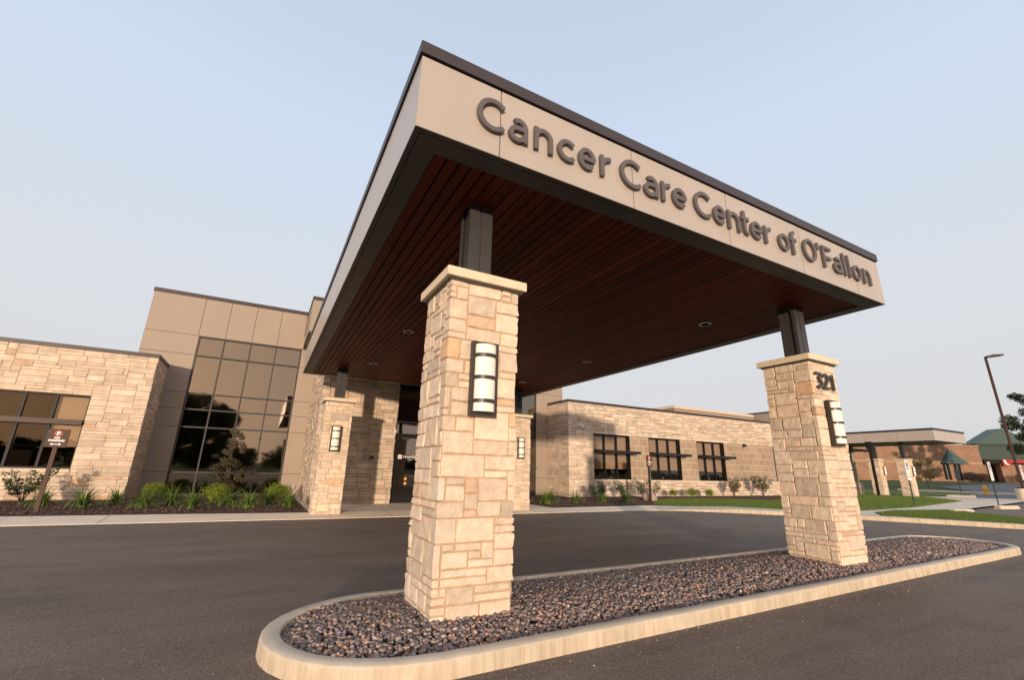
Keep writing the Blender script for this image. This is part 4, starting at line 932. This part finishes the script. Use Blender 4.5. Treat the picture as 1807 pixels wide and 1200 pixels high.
# ------------------------------------------------------------------ signs
def no_parking(x,y,zb,top,w_,h_,label,th=.025,pm='signbrown'):
    t=empty('no_parking_sign',(x,y,zb),label,'sign','brown no parking signs beside the walk')
    MB().box(x-.04,x+.04,y-.03,y+.03,zb-.1,top-h_+.02).build('post',M[pm],t)
    MB().box(x-w_/2,x+w_/2,y-.06,y-.06+th,top-h_,top).build('sign_board',M['signbrown'],t,bevel=.004)
    yf=y-.0625
    r=h_*.155; m_=MB(); m_.add([(x+r*1.15*math.cos(2*PI*k/28),yf,top-h_*.24+r*math.sin(2*PI*k/28)) for k in range(28)],[tuple(range(28))]); m_.build('red_disc',M['signred'],t)
    text('P',h_*.27,(x,yf-.003,top-h_*.335),M['white'],t,bold=.006,align='CENTER')
    text('NO',h_*.15,(x,yf-.001,top-h_*.53),M['white'],t,bold=.003,align='CENTER')
    text('PARKING',h_*.15,(x,yf-.001,top-h_*.68),M['white'],t,bold=.003,align='CENTER',sx=w_/h_*1.15)
    a=w_*.26; z=top-h_*.83; m_=MB(); m_.add([(x-a*.6,yf,z-.008),(x+a*.6,yf,z-.008),(x+a*.6,yf,z+.008),(x-a*.6,yf,z+.008),(x-a,yf-.001,z),(x-a*.55,yf-.001,z-.03),(x-a*.55,yf-.001,z+.03),(x+a,yf-.001,z),(x+a*.55,yf-.001,z+.03),(x+a*.55,yf-.001,z-.03)],[(0,1,2,3),(4,5,6),(7,8,9)]); m_.build('arrow',M['white'],t)
    return t
no_parking(-5.1,11.7,.1,2.02,.40,.43,'brown no parking sign on a post in front of the left stone wing')
no_parking(14.95,12.5,.1,2.13,.33,.52,'brown no parking sign on a post in front of the right wing windows',pm='bronze')
def disabled_sign(x,y,zb,top,label,w_=.36,h_=.95,lean=0):
    t=empty('accessible_parking_sign',(x,y,zb),label,'sign','accessible parking signs on green posts')
    MB().box(x-.03,x+.03,y-.02,y+.02,zb-.1,top).build('post',M['greenpost'],t)
    MB().box(x-w_/2,x+w_/2,y-.045,y-.03,top-h_,top).build('sign_board',M['white'],t)
    MB().box(x-w_*.26,x+w_*.26,y-.049,y-.0455,top-h_*.48,top-h_*.22).build('symbol_field',M['blue'],t)
    m_=MB(); cx,cz=x,top-h_*.38; yy=y-.052
    m_.add([(cx-.02+.05*math.cos(2*PI*k/14),yy,cz+.0+.05*math.sin(2*PI*k/14)) for k in range(14)],[tuple(range(14))]).box(cx-.02,cx,yy-.002,yy,cz+.04,cz+.10).box(cx-.02,cx+.07,yy-.002,yy,cz+.02,cz+.035)
    m_.build('wheelchair_symbol',M['white'],t)
    text('RESERVED',.062,(x,y-.048,top-h_*.13),M['greenpost'],t,align='CENTER'); text('PARKING',.062,(x,y-.048,top-h_*.20),M['greenpost'],t,align='CENTER')
    MB().box(x-w_*.36,x+w_*.36,y-.049,y-.0455,top-h_*.86,top-h_*.82).box(x-w_*.3,x+w_*.3,y-.049,y-.0455,top-h_*.72,top-h_*.68).build('small_print',M['galv'],t)
disabled_sign(27.2,7.57,.1,2.25,'white accessible parking sign in front of the far canopy pillars')
disabled_sign(33.5,6.4,.1,2.33,'white accessible parking sign behind the right wheel stop')
disabled_sign(44.3,7.9,.1,2.45,'white accessible parking sign at the right edge beside the lamp post')
t=empty('brown_sign',(60.4,16.35,.1),'small dark brown square sign on a green post in the far grass','sign')
MB().box(60.37,60.43,16.33,16.37,0,1.6).build('post',M['greenpost'],t); MB().box(59.85,60.95,16.28,16.32,1.5,2.45).build('sign_board',M['black'],t)

# ------------------------------------------------------------------ plants
def leaf_mesh(name,material,P,size,seed=0,tint=None,aspect=.55,up=.3):
    g=np.random.default_rng(seed); n=len(P)
    d=g.normal(0,1,(n,3)); d[:,2]+=up; d/=np.linalg.norm(d,axis=1)[:,None]
    e=np.cross(d,g.normal(0,1,(n,3))); e/=np.linalg.norm(e,axis=1)[:,None]
    l=size*g.uniform(.6,1.35,n)[:,None]; w_=l*aspect*.5
    q=np.stack([P-d*l*.5,P+e*w_-d*l*.05,P+d*l*.5,P-e*w_-d*l*.05],1).reshape(-1,3)
    t=g.uniform(0,1,n) if tint is None else np.clip(tint+g.normal(0,.16,n),0,1)
    return mesh_np(name,q,np.arange(n*4).reshape(-1,4),material,np.repeat(np.stack([t,t,t],1),4,0))
def clump_points(g,clumps,n):
    """clumps: (x,y,z,rx,ry,rz); leaves crowd to the outside of each clump"""
    v=np.array([c[3]*c[4]*c[5] for c in clumps])**(2/3); k=g.choice(len(clumps),n,p=v/v.sum())
    d=g.normal(0,1,(n,3)); d/=np.linalg.norm(d,axis=1)[:,None]; r=g.uniform(.25,1,n)**.5*g.uniform(.8,1.1,n)
    C=np.array(clumps)[k]; ct=g.uniform(.15,.85,len(clumps))[k]
    return C[:,:3]+d*r[:,None]*C[:,3:], ct
def obj_mesh(name,me,parent=None,loc=None):
    o=bpy.data.objects.new(name,me); col.objects.link(o)
    if parent is not None: o.parent=parent
    if loc is not None: o.location=loc
    return o
def lily_mesh(seed,h=.55,n=120):
    rn=random.Random(seed); m_=MB(); tints=[]
    for i in range(n):
        a=rn.uniform(0,2*PI); r0=rn.uniform(0,.06); L_=h*rn.uniform(.7,1.15); lean=rn.uniform(.35,1.7); wd=rn.uniform(.008,.014)
        px,py,pz=r0*math.cos(a),r0*math.sin(a),0; th=PI/2-lean*.25; b=len(m_.v); k=6
        side=(-math.sin(a)*wd,math.cos(a)*wd)
        tw=rn.uniform(-.3,.3); ca,sa=math.cos(a+tw),math.sin(a+tw); t=rn.random()
        for s in range(k+1):
            ww=1-(s/k)**2.2*.95
            m_.v+=[(px-side[0]*ww,py-side[1]*ww,pz),(px+side[0]*ww,py+side[1]*ww,pz)]
            tt=min(1,max(0,t+.25*(1-s/k)*(-1))); tints+=[(tt,)*3]*2
            px+=ca*math.cos(th)*L_/k; py+=sa*math.cos(th)*L_/k; pz+=math.sin(th)*L_/k; th-=lean*.36
        for s in range(k): m_.f.append((b+2*s,b+2*s+1,b+2*s+3,b+2*s+2))
    me=bpy.data.meshes.new('daylily'); me.from_pydata(m_.v,[],m_.f); me.materials.append(M['lily']); settint(me,tints); return me
LM=[lily_mesh(k) for k in range(4)]
def plant(name,me,x,y,z,label,cat,group=None,s=1,rz=None):
    o=obj_mesh(name,me,loc=(x,y,z)); o.scale=(s,s,s); o.rotation_euler=(0,0,random.uniform(0,6) if rz is None else rz); tag(o,label,cat,group); return o
LL=[(-5.62,13.7,1.0,'daylily clump just right of the left no parking sign post'),(-4.62,12.95,1.1,'daylily clump below the middle of the left stone wall'),(-4.2,14.2,.95,'daylily clump at the corner of the left stone wing'),(-3.33,12.68,.95,'daylily clump below the shaded grey panels'),(-2.82,13.5,1.05,'daylily clump before the left golden shrub of the glass front'),
(-2.19,12.2,1.05,'daylily clump at the foot of the glazing, right of the left golden shrub'),(-1.37,13.1,1.05,'daylily clump touching the middle golden shrub below the purple tree'),(-.85,12.3,1.0,'daylily clump in front of the middle of the tall glazing'),(-.29,13.6,1.1,'daylily clump before the right golden shrub of the glass front'),(.18,12.1,1.0,'daylily clump nearest to the left rear pillar'),
(9.05,12.0,1.05,'daylily clump nearest to the right rear pillar'),(9.5,12.5,1.1,'daylily clump second from the right rear pillar'),(10.56,12.2,.95,'daylily clump in front of the corner of the right stone wing'),(12.15,12.5,.9,'daylily clump in front of the first right wing window'),(13.3,12.3,1.0,'daylily clump left of the right no parking sign')]
for i,(x,y,s,l) in enumerate(LL): plant('daylily',LM[i%4],x,y,.1,l,'daylily','daylilies in the planting beds',s*1.2)
g=np.random.default_rng(5)
def ball_mesh(name,material,seed,r,h,n,size,aspect=.5,stems=True):
    g=np.random.default_rng(seed); cl=[]
    for k in range(14):
        a=g.uniform(0,2*PI); q=g.uniform(0,.62)*r; cl.append((q*math.cos(a),q*math.sin(a),h*g.uniform(.3,.75),r*g.uniform(.3,.5),r*g.uniform(.3,.5),h*g.uniform(.2,.34)))
    P,t=clump_points(g,cl,n); P[:,2]=np.abs(P[:,2]); return leaf_mesh(name,material,P,size,seed,t,aspect)
GM=[ball_mesh('golden_shrub',M['gold'],k,.42,.50,2600,.045,.35) for k in (1,2,3)]
for i,(x,y,s,l) in enumerate([(-3.5,15.4,1.25,'golden shrub at the lower left corner of the tall glazing'),(-1.75,14.3,1.3,'golden shrub below the purple tree'),(-.05,14.8,1.3,'golden shrub at the lower right corner of the tall glazing'),(18.82,14.75,.95,'small golden shrub below the second right wing window'),(20.2,14.7,1.1,'golden shrub between the second and third right wing windows'),(21.5,14.6,1.0,'golden shrub left of the third right wing window')]):
    plant('golden_shrub',GM[i%3],x,y,.1,l,'shrub','golden shrubs in the planting beds',s*1.0)
def stem_shrub(x,y,label,seed,h,r,leafm,n,size,bloom=None,z=.1,name='shrub',group=None):
    g=np.random.default_rng(seed); rn=random.Random(seed); t=empty(name,(x,y,z),label,'shrub',group); m_=MB(); cl=[]
    for k in range(11):
        a=rn.uniform(0,2*PI); q=r*rn.uniform(.3,1); e=(x+q*math.cos(a),y+q*math.sin(a),z+h*rn.uniform(.55,1)); mid=(x+q*.4*math.cos(a),y+q*.4*math.sin(a),z+(e[2]-z)*.55)
        m_.tube([(x,y,z),mid,e],[.012,.008,.004],5)
        for f in (.55,.8,1): 
            s=r*rn.uniform(.16,.28); cl.append((q*f*math.cos(a),q*f*math.sin(a),(e[2]-z)*f,s,s,s*.8))
    m_.build('stems',M['bark'],t)
    P,tt=clump_points(g,cl,n); obj_mesh('foliage',leaf_mesh('foliage',leafm,P,size,seed,tt),t)
    if bloom:
        P2=P[g.choice(n,bloom)]*np.array([1.06,1.06,1.05]); obj_mesh('blossom',leaf_mesh('blossom',M['rose'],P2,size*1.1,seed+1,None,.9),t)
    return t
stem_shrub(-6.45,15.0,'loose green and rust shrub under the left wing window, left of the sign post',41,.95,.55,M['shrub'],1500,.06)
stem_shrub(-7.1,13.9,'rust orange low shrub at the left edge of the photo',42,.5,.42,M['rust'],900,.06)
stem_shrub(13.2,14.1,'loose green shrub between the daylilies before the first right wing window',43,.75,.6,M['shrub'],1500,.06)
stem_shrub(15.0,14.4,'tall airy green shrub left of the right no parking sign',44,1.0,.65,M['shrub'],1300,.06)
stem_shrub(16.5,14.2,'airy green shrub behind the boulder and right of the no parking sign',45,.95,.65,M['shrub'],1300,.06)
stem_shrub(23.8,14.75,'rose bush with pale pink blooms below the third window',46,1.15,.6,M['shrub'],1500,.06,160)
stem_shrub(26.5,14.7,'rose bush with pink blooms nearest to the 321 pillar',47,1.15,.75,M['shrub'],1800,.065,150)
stem_shrub(11.0,16.6,'thin dark reddish shrub against the tan panel beside the right stone wing',48,2.0,.45,M['purple'],500,.06)
t=empty('boulder',(15.35,12.95,.1),'rounded tan boulder behind the right no parking sign post','boulder')
def rockmesh(seed,rx,ry,rz,c):
    import bmesh
    bm=bmesh.new(); bmesh.ops.create_icosphere(bm,subdivisions=3,radius=1)
    for v in bm.verts:
        n_=1+.22*noise.noise(v.co*1.4+Vector((seed,0,0)))+.06*noise.noise(v.co*5); v.co=Vector((c[0]+v.co.x*rx*n_,c[1]+v.co.y*ry*n_,c[2]+v.co.z*rz*n_))
    me=bpy.data.meshes.new('stone'); bm.to_mesh(me); bm.free(); me.materials.append(M['boulder']); return me
link(rockmesh(3,.36,.3,.30,(15.35,12.95,.24)),'stone',t,smooth=True)
# ornamental tree before the glazing
def tree(name,x,y,z,label,cat,seed,H,trunk_h,R_,leafm,n,size,group=None,nl=9,shape=1.0,trunk_r=.05,clump=.3,bare=0):
    g=np.random.default_rng(seed); rn=random.Random(seed); t=empty(name,(x,y,z),label,cat,group); m_=MB(); cl=[]
    top=(x+rn.uniform(-.05,.05)*H*.3,y,z+H*.86); m_.tube([(x,y,z-.1),(x+rn.uniform(-.02,.02)*H,y,z+trunk_h),top],[trunk_r*1.15,trunk_r*.8,trunk_r*.2],8)
    for k in range(nl*3):
        f=rn.uniform(0,1); hz=trunk_h+(H*.96-trunk_h)*f; rad=R_*(1-abs(f-.35)**1.5*shape)*rn.uniform(.35,1); rad=max(rad,.08*R_); a=rn.uniform(0,2*PI)
        e=Vector((x+rad*math.cos(a),y+rad*math.sin(a),z+hz)); s0=Vector((x,y,z+max(trunk_h*.8,hz-rad*.8)))
        if k%2==0: m_.tube([s0,(s0+e)/2+Vector((0,0,rad*.08)),e],[trunk_r*.35,trunk_r*.2,trunk_r*.07],5)
        c=R_*clump*rn.uniform(.6,1.25); cl.append((e.x-x,e.y-y,e.z-z,c,c,c*.75))
    m_.build('trunk',M['bark'],t)
    P,tt=clump_points(g,cl,n); P[:,2]=np.maximum(P[:,2],trunk_h*.55); obj_mesh('crown',leaf_mesh('crown',leafm,P,size,seed,tt),t)
    return t
tree('ornamental_tree',-1.72,17.0,.1,'slender purple green ornamental tree before the tall glazing','tree',61,2.55,.35,.62,M['purple'],4200,.055,nl=12,shape=1.2,trunk_r=.025,clump=.26)

# ------------------------------------------------------------------ right distance
canopy(41.65,11.07,5.4,8.0,4.11,4.86,5.0,'small flat tan canopy in the right distance at the far end of the clinic',[1.3,3.3],[2.2,4.4,6.6],ins=.3,boards=False)
t=empty('drain_pipe',(40.55,14.75,.1),'dark leaning pipe between the far canopy and the lawn, before the left far pillar','pipe')
MB().box(40.48,40.63,14.68,14.83,.0,3.55).build('pipe',M['frame'],t); MB().box(40.38,40.73,14.58,14.93,3.55,4.1).build('collector_box',M['frame'],t)
# parking lot lamp
t=empty('lamp_post',(47.2,8.75,.1),'tall brown parking lot lamp post on a round concrete base at the right edge','lamp post')
MB().lathe((47.2,8.75,-.1),[(.42,0),(.42,.95),(.38,1.0),(.1,1.0)],24).build('concrete_base',M['concrete'],t)
MB().box(47.13,47.27,8.68,8.82,.9,10.6).build('pole',M['signbrown'],t); MB().box(46.95,47.45,8.5,9.0,.9,1.0).build('base_cover',M['signbrown'],t)
h_=MB(); a=Vector((.86,-.5,0)).normalized(); b=Vector((.5,.86,0)).normalized(); c0=Vector((47.2,8.75,10.55))
def hp(u,v,w_): p=c0+a*u+b*v; return (p.x,p.y,c0.z+w_)
h_.add([hp(.1,-.1,-.03),hp(.35,-.22,.0),hp(1.25,-.19,.14),hp(1.25,.19,.14),hp(.35,.22,.0),hp(.1,.1,-.03),hp(.1,-.1,.10),hp(.35,-.22,.20),hp(1.25,-.19,.26),hp(1.25,.19,.26),hp(.35,.22,.20),hp(.1,.1,.10)],[(5,4,3,2,1,0),(6,7,8,9,10,11),(0,1,7,6),(1,2,8,7),(2,3,9,8),(3,4,10,9),(4,5,11,10),(5,0,6,11)])
h_.build('lamp_head',M['signbrown'],t)
MB().box(47.05,47.13,8.67,8.83,4.9,5.1).build('junction_box',M['signbrown'],t)
# wheel stops and faded bay lines
def stop(p,q,label):
    p=Vector((*p,.06)); q=Vector((*q,.06)); d=(q-p).normalized(); n_=Vector((-d.y,d.x,0)); t=empty('wheel_stop',(p+q)/2,label,'wheel stop','concrete wheel stops in the parking bays')
    e=[]
    for c in (p,q):
        for s,z in ((-.13,0),(-.10,.12),(-.05,.16),(.05,.16),(.10,.12),(.13,0)): v=c+n_*s; e.append((v.x,v.y,.06+z))
    MB().add(e,[(0,1,2,3,4,5),(11,10,9,8,7,6)]+[(i,i+6,i+7,i+1) for i in range(5)]).build('block',M['sill'],t)
stop((24.0,5.15),(25.15,4.93),'pale concrete wheel stop nearest to the camera at the edge of the verge'); stop((30.9,5.75),(32.3,5.45),'pale concrete wheel stop at the foot of the accessible parking sign')
m_=MB()
for x0,y0,x1,y1 in ((28.5,5.75,26.3,3.9),(30.3,5.9,27.3,3.2),(33.5,6.2,30.0,3.6),(36.5,6.6,33,3.8)):
    d=Vector((x1-x0,y1-y0)).normalized(); n_=Vector((-d.y,d.x))*.06; m_.add([(x0-n_.x,y0-n_.y,.066),(x1-n_.x,y1-n_.y,.066),(x1+n_.x,y1+n_.y,.066),(x0+n_.x,y0+n_.y,.066)],[(0,1,2,3)])
tag(m_.build('bay_markings',M['stripe']),kind='structure')
# hydrant
hx,hy,hz=66.0,16.2,T(66)+.02
t=empty('fire_hydrant',(hx,hy,hz),'yellow fire hydrant on the far grass strip','hydrant')
MB().lathe((hx,hy,hz),[(.24,0),(.24,.06),(.16,.08),(.15,.55),(.20,.58),(.20,.63),(.16,.66),(.13,.78),(.06,.86),(.05,.92)],16).build('barrel',M['yellow'],t)
MB().tube([(hx-.30,hy,hz+.45),(hx+.30,hy,hz+.45)],.075,10).tube([(hx,hy,hz+.42),(hx,hy-.32,hz+.42)],.10,10).build('nozzles',M['yellow'],t)
# brick building
A=Vector((105.9,34.7)); B=Vector((116.2,30.2)); zb=1.2; zt=7.65
dAB=(B-A).normalized(); nb=Vector((-dAB.y,dAB.x))   # points away from the camera
if nb.y<0: nb=-nb
br=empty('brick_building',(A.x,A.y,zb),'low brown brick building with a pale band beyond the far canopy','building')
Lf=A+Vector((-14,9.6)); 
MB().prism([(A.x,A.y),(B.x,B.y),(B.x+nb.x*25,B.y+nb.y*25),(Lf.x+8,Lf.y+14),(Lf.x,Lf.y)],zb-1.3,zt).build('wall',M['brick'],br)
def along(P_,d_,u,off): q=P_+d_*u; n2=Vector((d_.y,-d_.x)); return q+n2*off
dl_=(A-Lf).normalized()
m_=MB()
for P_,d_,ln in ((A,dAB,(B-A).length),(Lf,dl_,(A-Lf).length)):
    a_,b_=along(P_,d_,0,.06),along(P_,d_,ln,.06); c_,e_=along(P_,d_,ln,-.01),along(P_,d_,0,-.01)
    m_.prism([(a_.x,a_.y),(b_.x,b_.y),(c_.x,c_.y),(e_.x,e_.y)],4.35,4.75)
m_.build('pale_band',M['brick_band'],br)
m_=MB()
for P_,d_,ln in ((A,dAB,(B-A).length),(Lf,dl_,(A-Lf).length)):
    a_,b_=along(P_,d_,0,.12),along(P_,d_,ln,.12); c_,e_=along(P_,d_,ln,-.3),along(P_,d_,0,-.3)
    m_.prism([(a_.x,a_.y),(b_.x,b_.y),(c_.x,c_.y),(e_.x,e_.y)],zt,zt+.18)
m_.build('parapet_cap',M['brick_band'],br)
def awning(P_,d_,u0,u1,z0,z1,pj,parent):
    a_,b_=along(P_,d_,u0,.0),along(P_,d_,u1,.0); c_=along(P_,d_,(u0+u1)/2,0); f0,f1=along(P_,d_,u0+.2,pj),along(P_,d_,u1-.2,pj)
    MB().add([(a_.x,a_.y,z0),(b_.x,b_.y,z0),(f1.x,f1.y,z0),(f0.x,f0.y,z0),(c_.x,c_.y,z1)],[(3,2,4),(0,3,4),(2,1,4),(0,1,2,3)]).build('awning',M['greenroof'],parent)
awning(A,dAB,2.6,7.4,4.35,7.1,1.3,br)
for u in (3.1,5.3):
    a_,b_=along(A,dAB,u,.05),along(A,dAB,u+1.3,.05); c_,e_=along(A,dAB,u+1.3,-.05),along(A,dAB,u,-.05)
    w_=MB().prism([(a_.x,a_.y),(b_.x,b_.y),(c_.x,c_.y),(e_.x,e_.y)],1.55,4.3).build('window',M['frame'],br)
    q0,q1=along(A,dAB,u+.55,.06),along(A,dAB,u+.65,.06); q2,q3=along(A,dAB,u+.65,.0501),along(A,dAB,u+.55,.0501)
    MB().prism([(q0.x,q0.y),(q1.x,q1.y),(q2.x,q2.y),(q3.x,q3.y)],1.6,4.25).build('mullion',M['galv'],w_)
lb=(Lf-A).length
awning(Lf,dl_,1.0,3.4,3.6,5.2,.8,br)
a_,b_=along(Lf,dl_,1.4,.05),along(Lf,dl_,2.8,.05); MB().prism([(a_.x,a_.y),(b_.x,b_.y),(b_.x+.02,b_.y+.3),(a_.x+.02,a_.y+.3)],1.4,3.6).build('window',M['frame'],br)
# green gabled entrance of the hospital block at the right
G=Vector((119.2,31.5)); dG=(Vector((133.0,25.0))-G).normalized(); nG=Vector((-dG.y,dG.x))
gb=empty('green_gable_building',(G.x,G.y,1.4),'brick building with a dark green metal gable and fascia at the right edge','building')
def P3(u,v,z): q=G+dG*u+nG*v; return (q.x,q.y,z)
W2=14.5
MB().add([P3(-.5,-.4,8.3),P3(W2,-.4,8.3),P3(W2/2-1.3,-.4,11.35),P3(.2,2.5,8.3),P3(W2,2.5,8.3),P3(W2/2-1.0,2.5,11.35)],[(0,1,2),(0,2,5,3),(1,4,5,2),(3,5,4),(0,3,4,1)]).build('gable_roof',M['greenroof'],gb)
m_=MB(); m_.add([P3(.3,.0,5.45),P3(W2-.5,0,5.45),P3(W2-.5,0,8.3),P3(.3,0,8.3),P3(.3,3,5.45),P3(W2-.5,3,5.45),P3(W2-.5,3,8.3),P3(.3,3,8.3)],[(0,1,2,3),(1,5,6,2),(4,0,3,7),(0,4,5,1)]).build('green_fascia',M['greenmetal'],gb)
for u0,u1,v0 in ((-.3,1.1,.3),(4.6,6.0,.3)):
    m_=MB(); m_.add([P3(u0,v0,0),P3(u1,v0,0),P3(u1,v0+1,0),P3(u0,v0+1,0),P3(u0,v0,5.44),P3(u1,v0,5.44),P3(u1,v0+1,5.44),P3(u0,v0+1,5.44)],[(0,1,5,4),(1,2,6,5),(2,3,7,6),(3,0,4,7)])
    m_.build('brick_pier',M['brick'],gb)
MB().add([P3(-.2,2.9,0),P3(W2,2.9,0),P3(W2,2.9,8.2),P3(-.2,2.9,8.2)],[(0,1,2,3)]).build('rear_wall',M['brick'],gb)
MB().add([P3(6.0,.6,0),P3(W2+8,.6,0),P3(W2+8,.6,4.6),P3(6.0,.6,4.6)],[(0,1,2,3)]).build('side_wall',M['brick'],gb)
MB().add([P3(1.2,.02,4.7),P3(4.5,.02,4.7),P3(4.5,.02,5.44),P3(1.2,.02,5.44)],[(0,1,2,3)]).build('dark_recess',M['frame'],gb)
rsn=empty('red_sign',P3(8,.2,4.4),'long red sign with a white figure under the green gable fascia','sign')
MB().add([P3(4.7,-.1,4.25),P3(6.0,-.1,4.25),P3(6.6,-.1,4.9),P3(12.8,-.1,4.9),P3(12.8,-.1,5.5),P3(4.7,-.1,5.5),],[(0,1,2,3,4,5)]).build('panel',M['signred'],rsn)
MB().add([P3(4.95,-.14,5.45),P3(5.35,-.14,5.45),P3(5.5,-.14,4.85),P3(6.1,-.14,4.45),P3(5.5,-.14,4.5),P3(5.1,-.14,4.8)],[(0,1,2,3,4,5)]).build('white_figure',M['white'],rsn)
# hedges and trees
def hedge(x,y,z,l,s,label,seed):
    g=np.random.default_rng(seed); cl=[(dAB.x*u,dAB.y*u+g.uniform(-.4,.4),s*g.uniform(.35,.6),s*.55,s*.55,s*.45) for u in np.arange(0,l,s*.5)]
    t=empty('hedge',(x,y,z),label,'hedge','clipped hedges before the brick building'); P,tt=clump_points(g,cl,3200); P[:,2]=np.abs(P[:,2])
    obj_mesh('foliage',leaf_mesh('foliage',M['hedge'],P,.16,seed,tt),t)
hedge(110.8,31.0,1.25,4.6,1.9,'dark rounded hedge right of the green awning windows',71)
hedge(121.5,26.8,1.35,5,1.9,'dark hedge under the red sign beside the lamp post',72)
tree('young_tree',71.5,22.8,T(71.5),'small sparse yellow brown young tree in the far grass','tree',81,3.6,1.1,1.35,M['autumn'],2600,.14,trunk_r=.05,clump=.3)
tree('large_tree',96.5,16.2,T(92),'large dark leafy tree at the right edge beyond the lamp post','tree',82,13.4,2.8,4.9,M['tree'],22000,.26,nl=16,shape=.8,trunk_r=.3,clump=.2)
# trees and a roofline behind the camera that the glass reflects
pt=[(-26,-150,24,7.0,'tall dark tree left of the pair mirrored in the tall glazing'),(-16.5,-152,22,6.5,'tall dark tree right of the pair mirrored in the tall glazing')]
for i,(x,y,H,r,l) in enumerate(pt): tree('mirrored_tree',x,y,-.03,l,'tree',90+i,H,2,r,M['tree'],15000,1.3,'trees behind the camera, seen in the glass',nl=20,shape=.6,trunk_r=.3,clump=.3)
rn=random.Random(8); protos=[tree('mirrored_tree',-118+k*7.5,-163,-.03,'low dark tree of the distant row behind the camera, mirrored in the window glass','tree',100+k,6.4+.5*k,.5,5.2,M['tree'],4200,.8,'trees behind the camera, seen in the glass',nl=9,shape=.5,trunk_r=.2,clump=.42) for k in range(3)]
for i in range(3,42):
    o=copy_tree(protos[i%3]); o.location=(-118+i*7.5+rn.uniform(-2,2),-163+rn.uniform(-6,6),-.03); o.rotation_euler=(0,0,rn.uniform(0,6)); f=rn.uniform(.8,1.1); o.scale=(f,f,f)
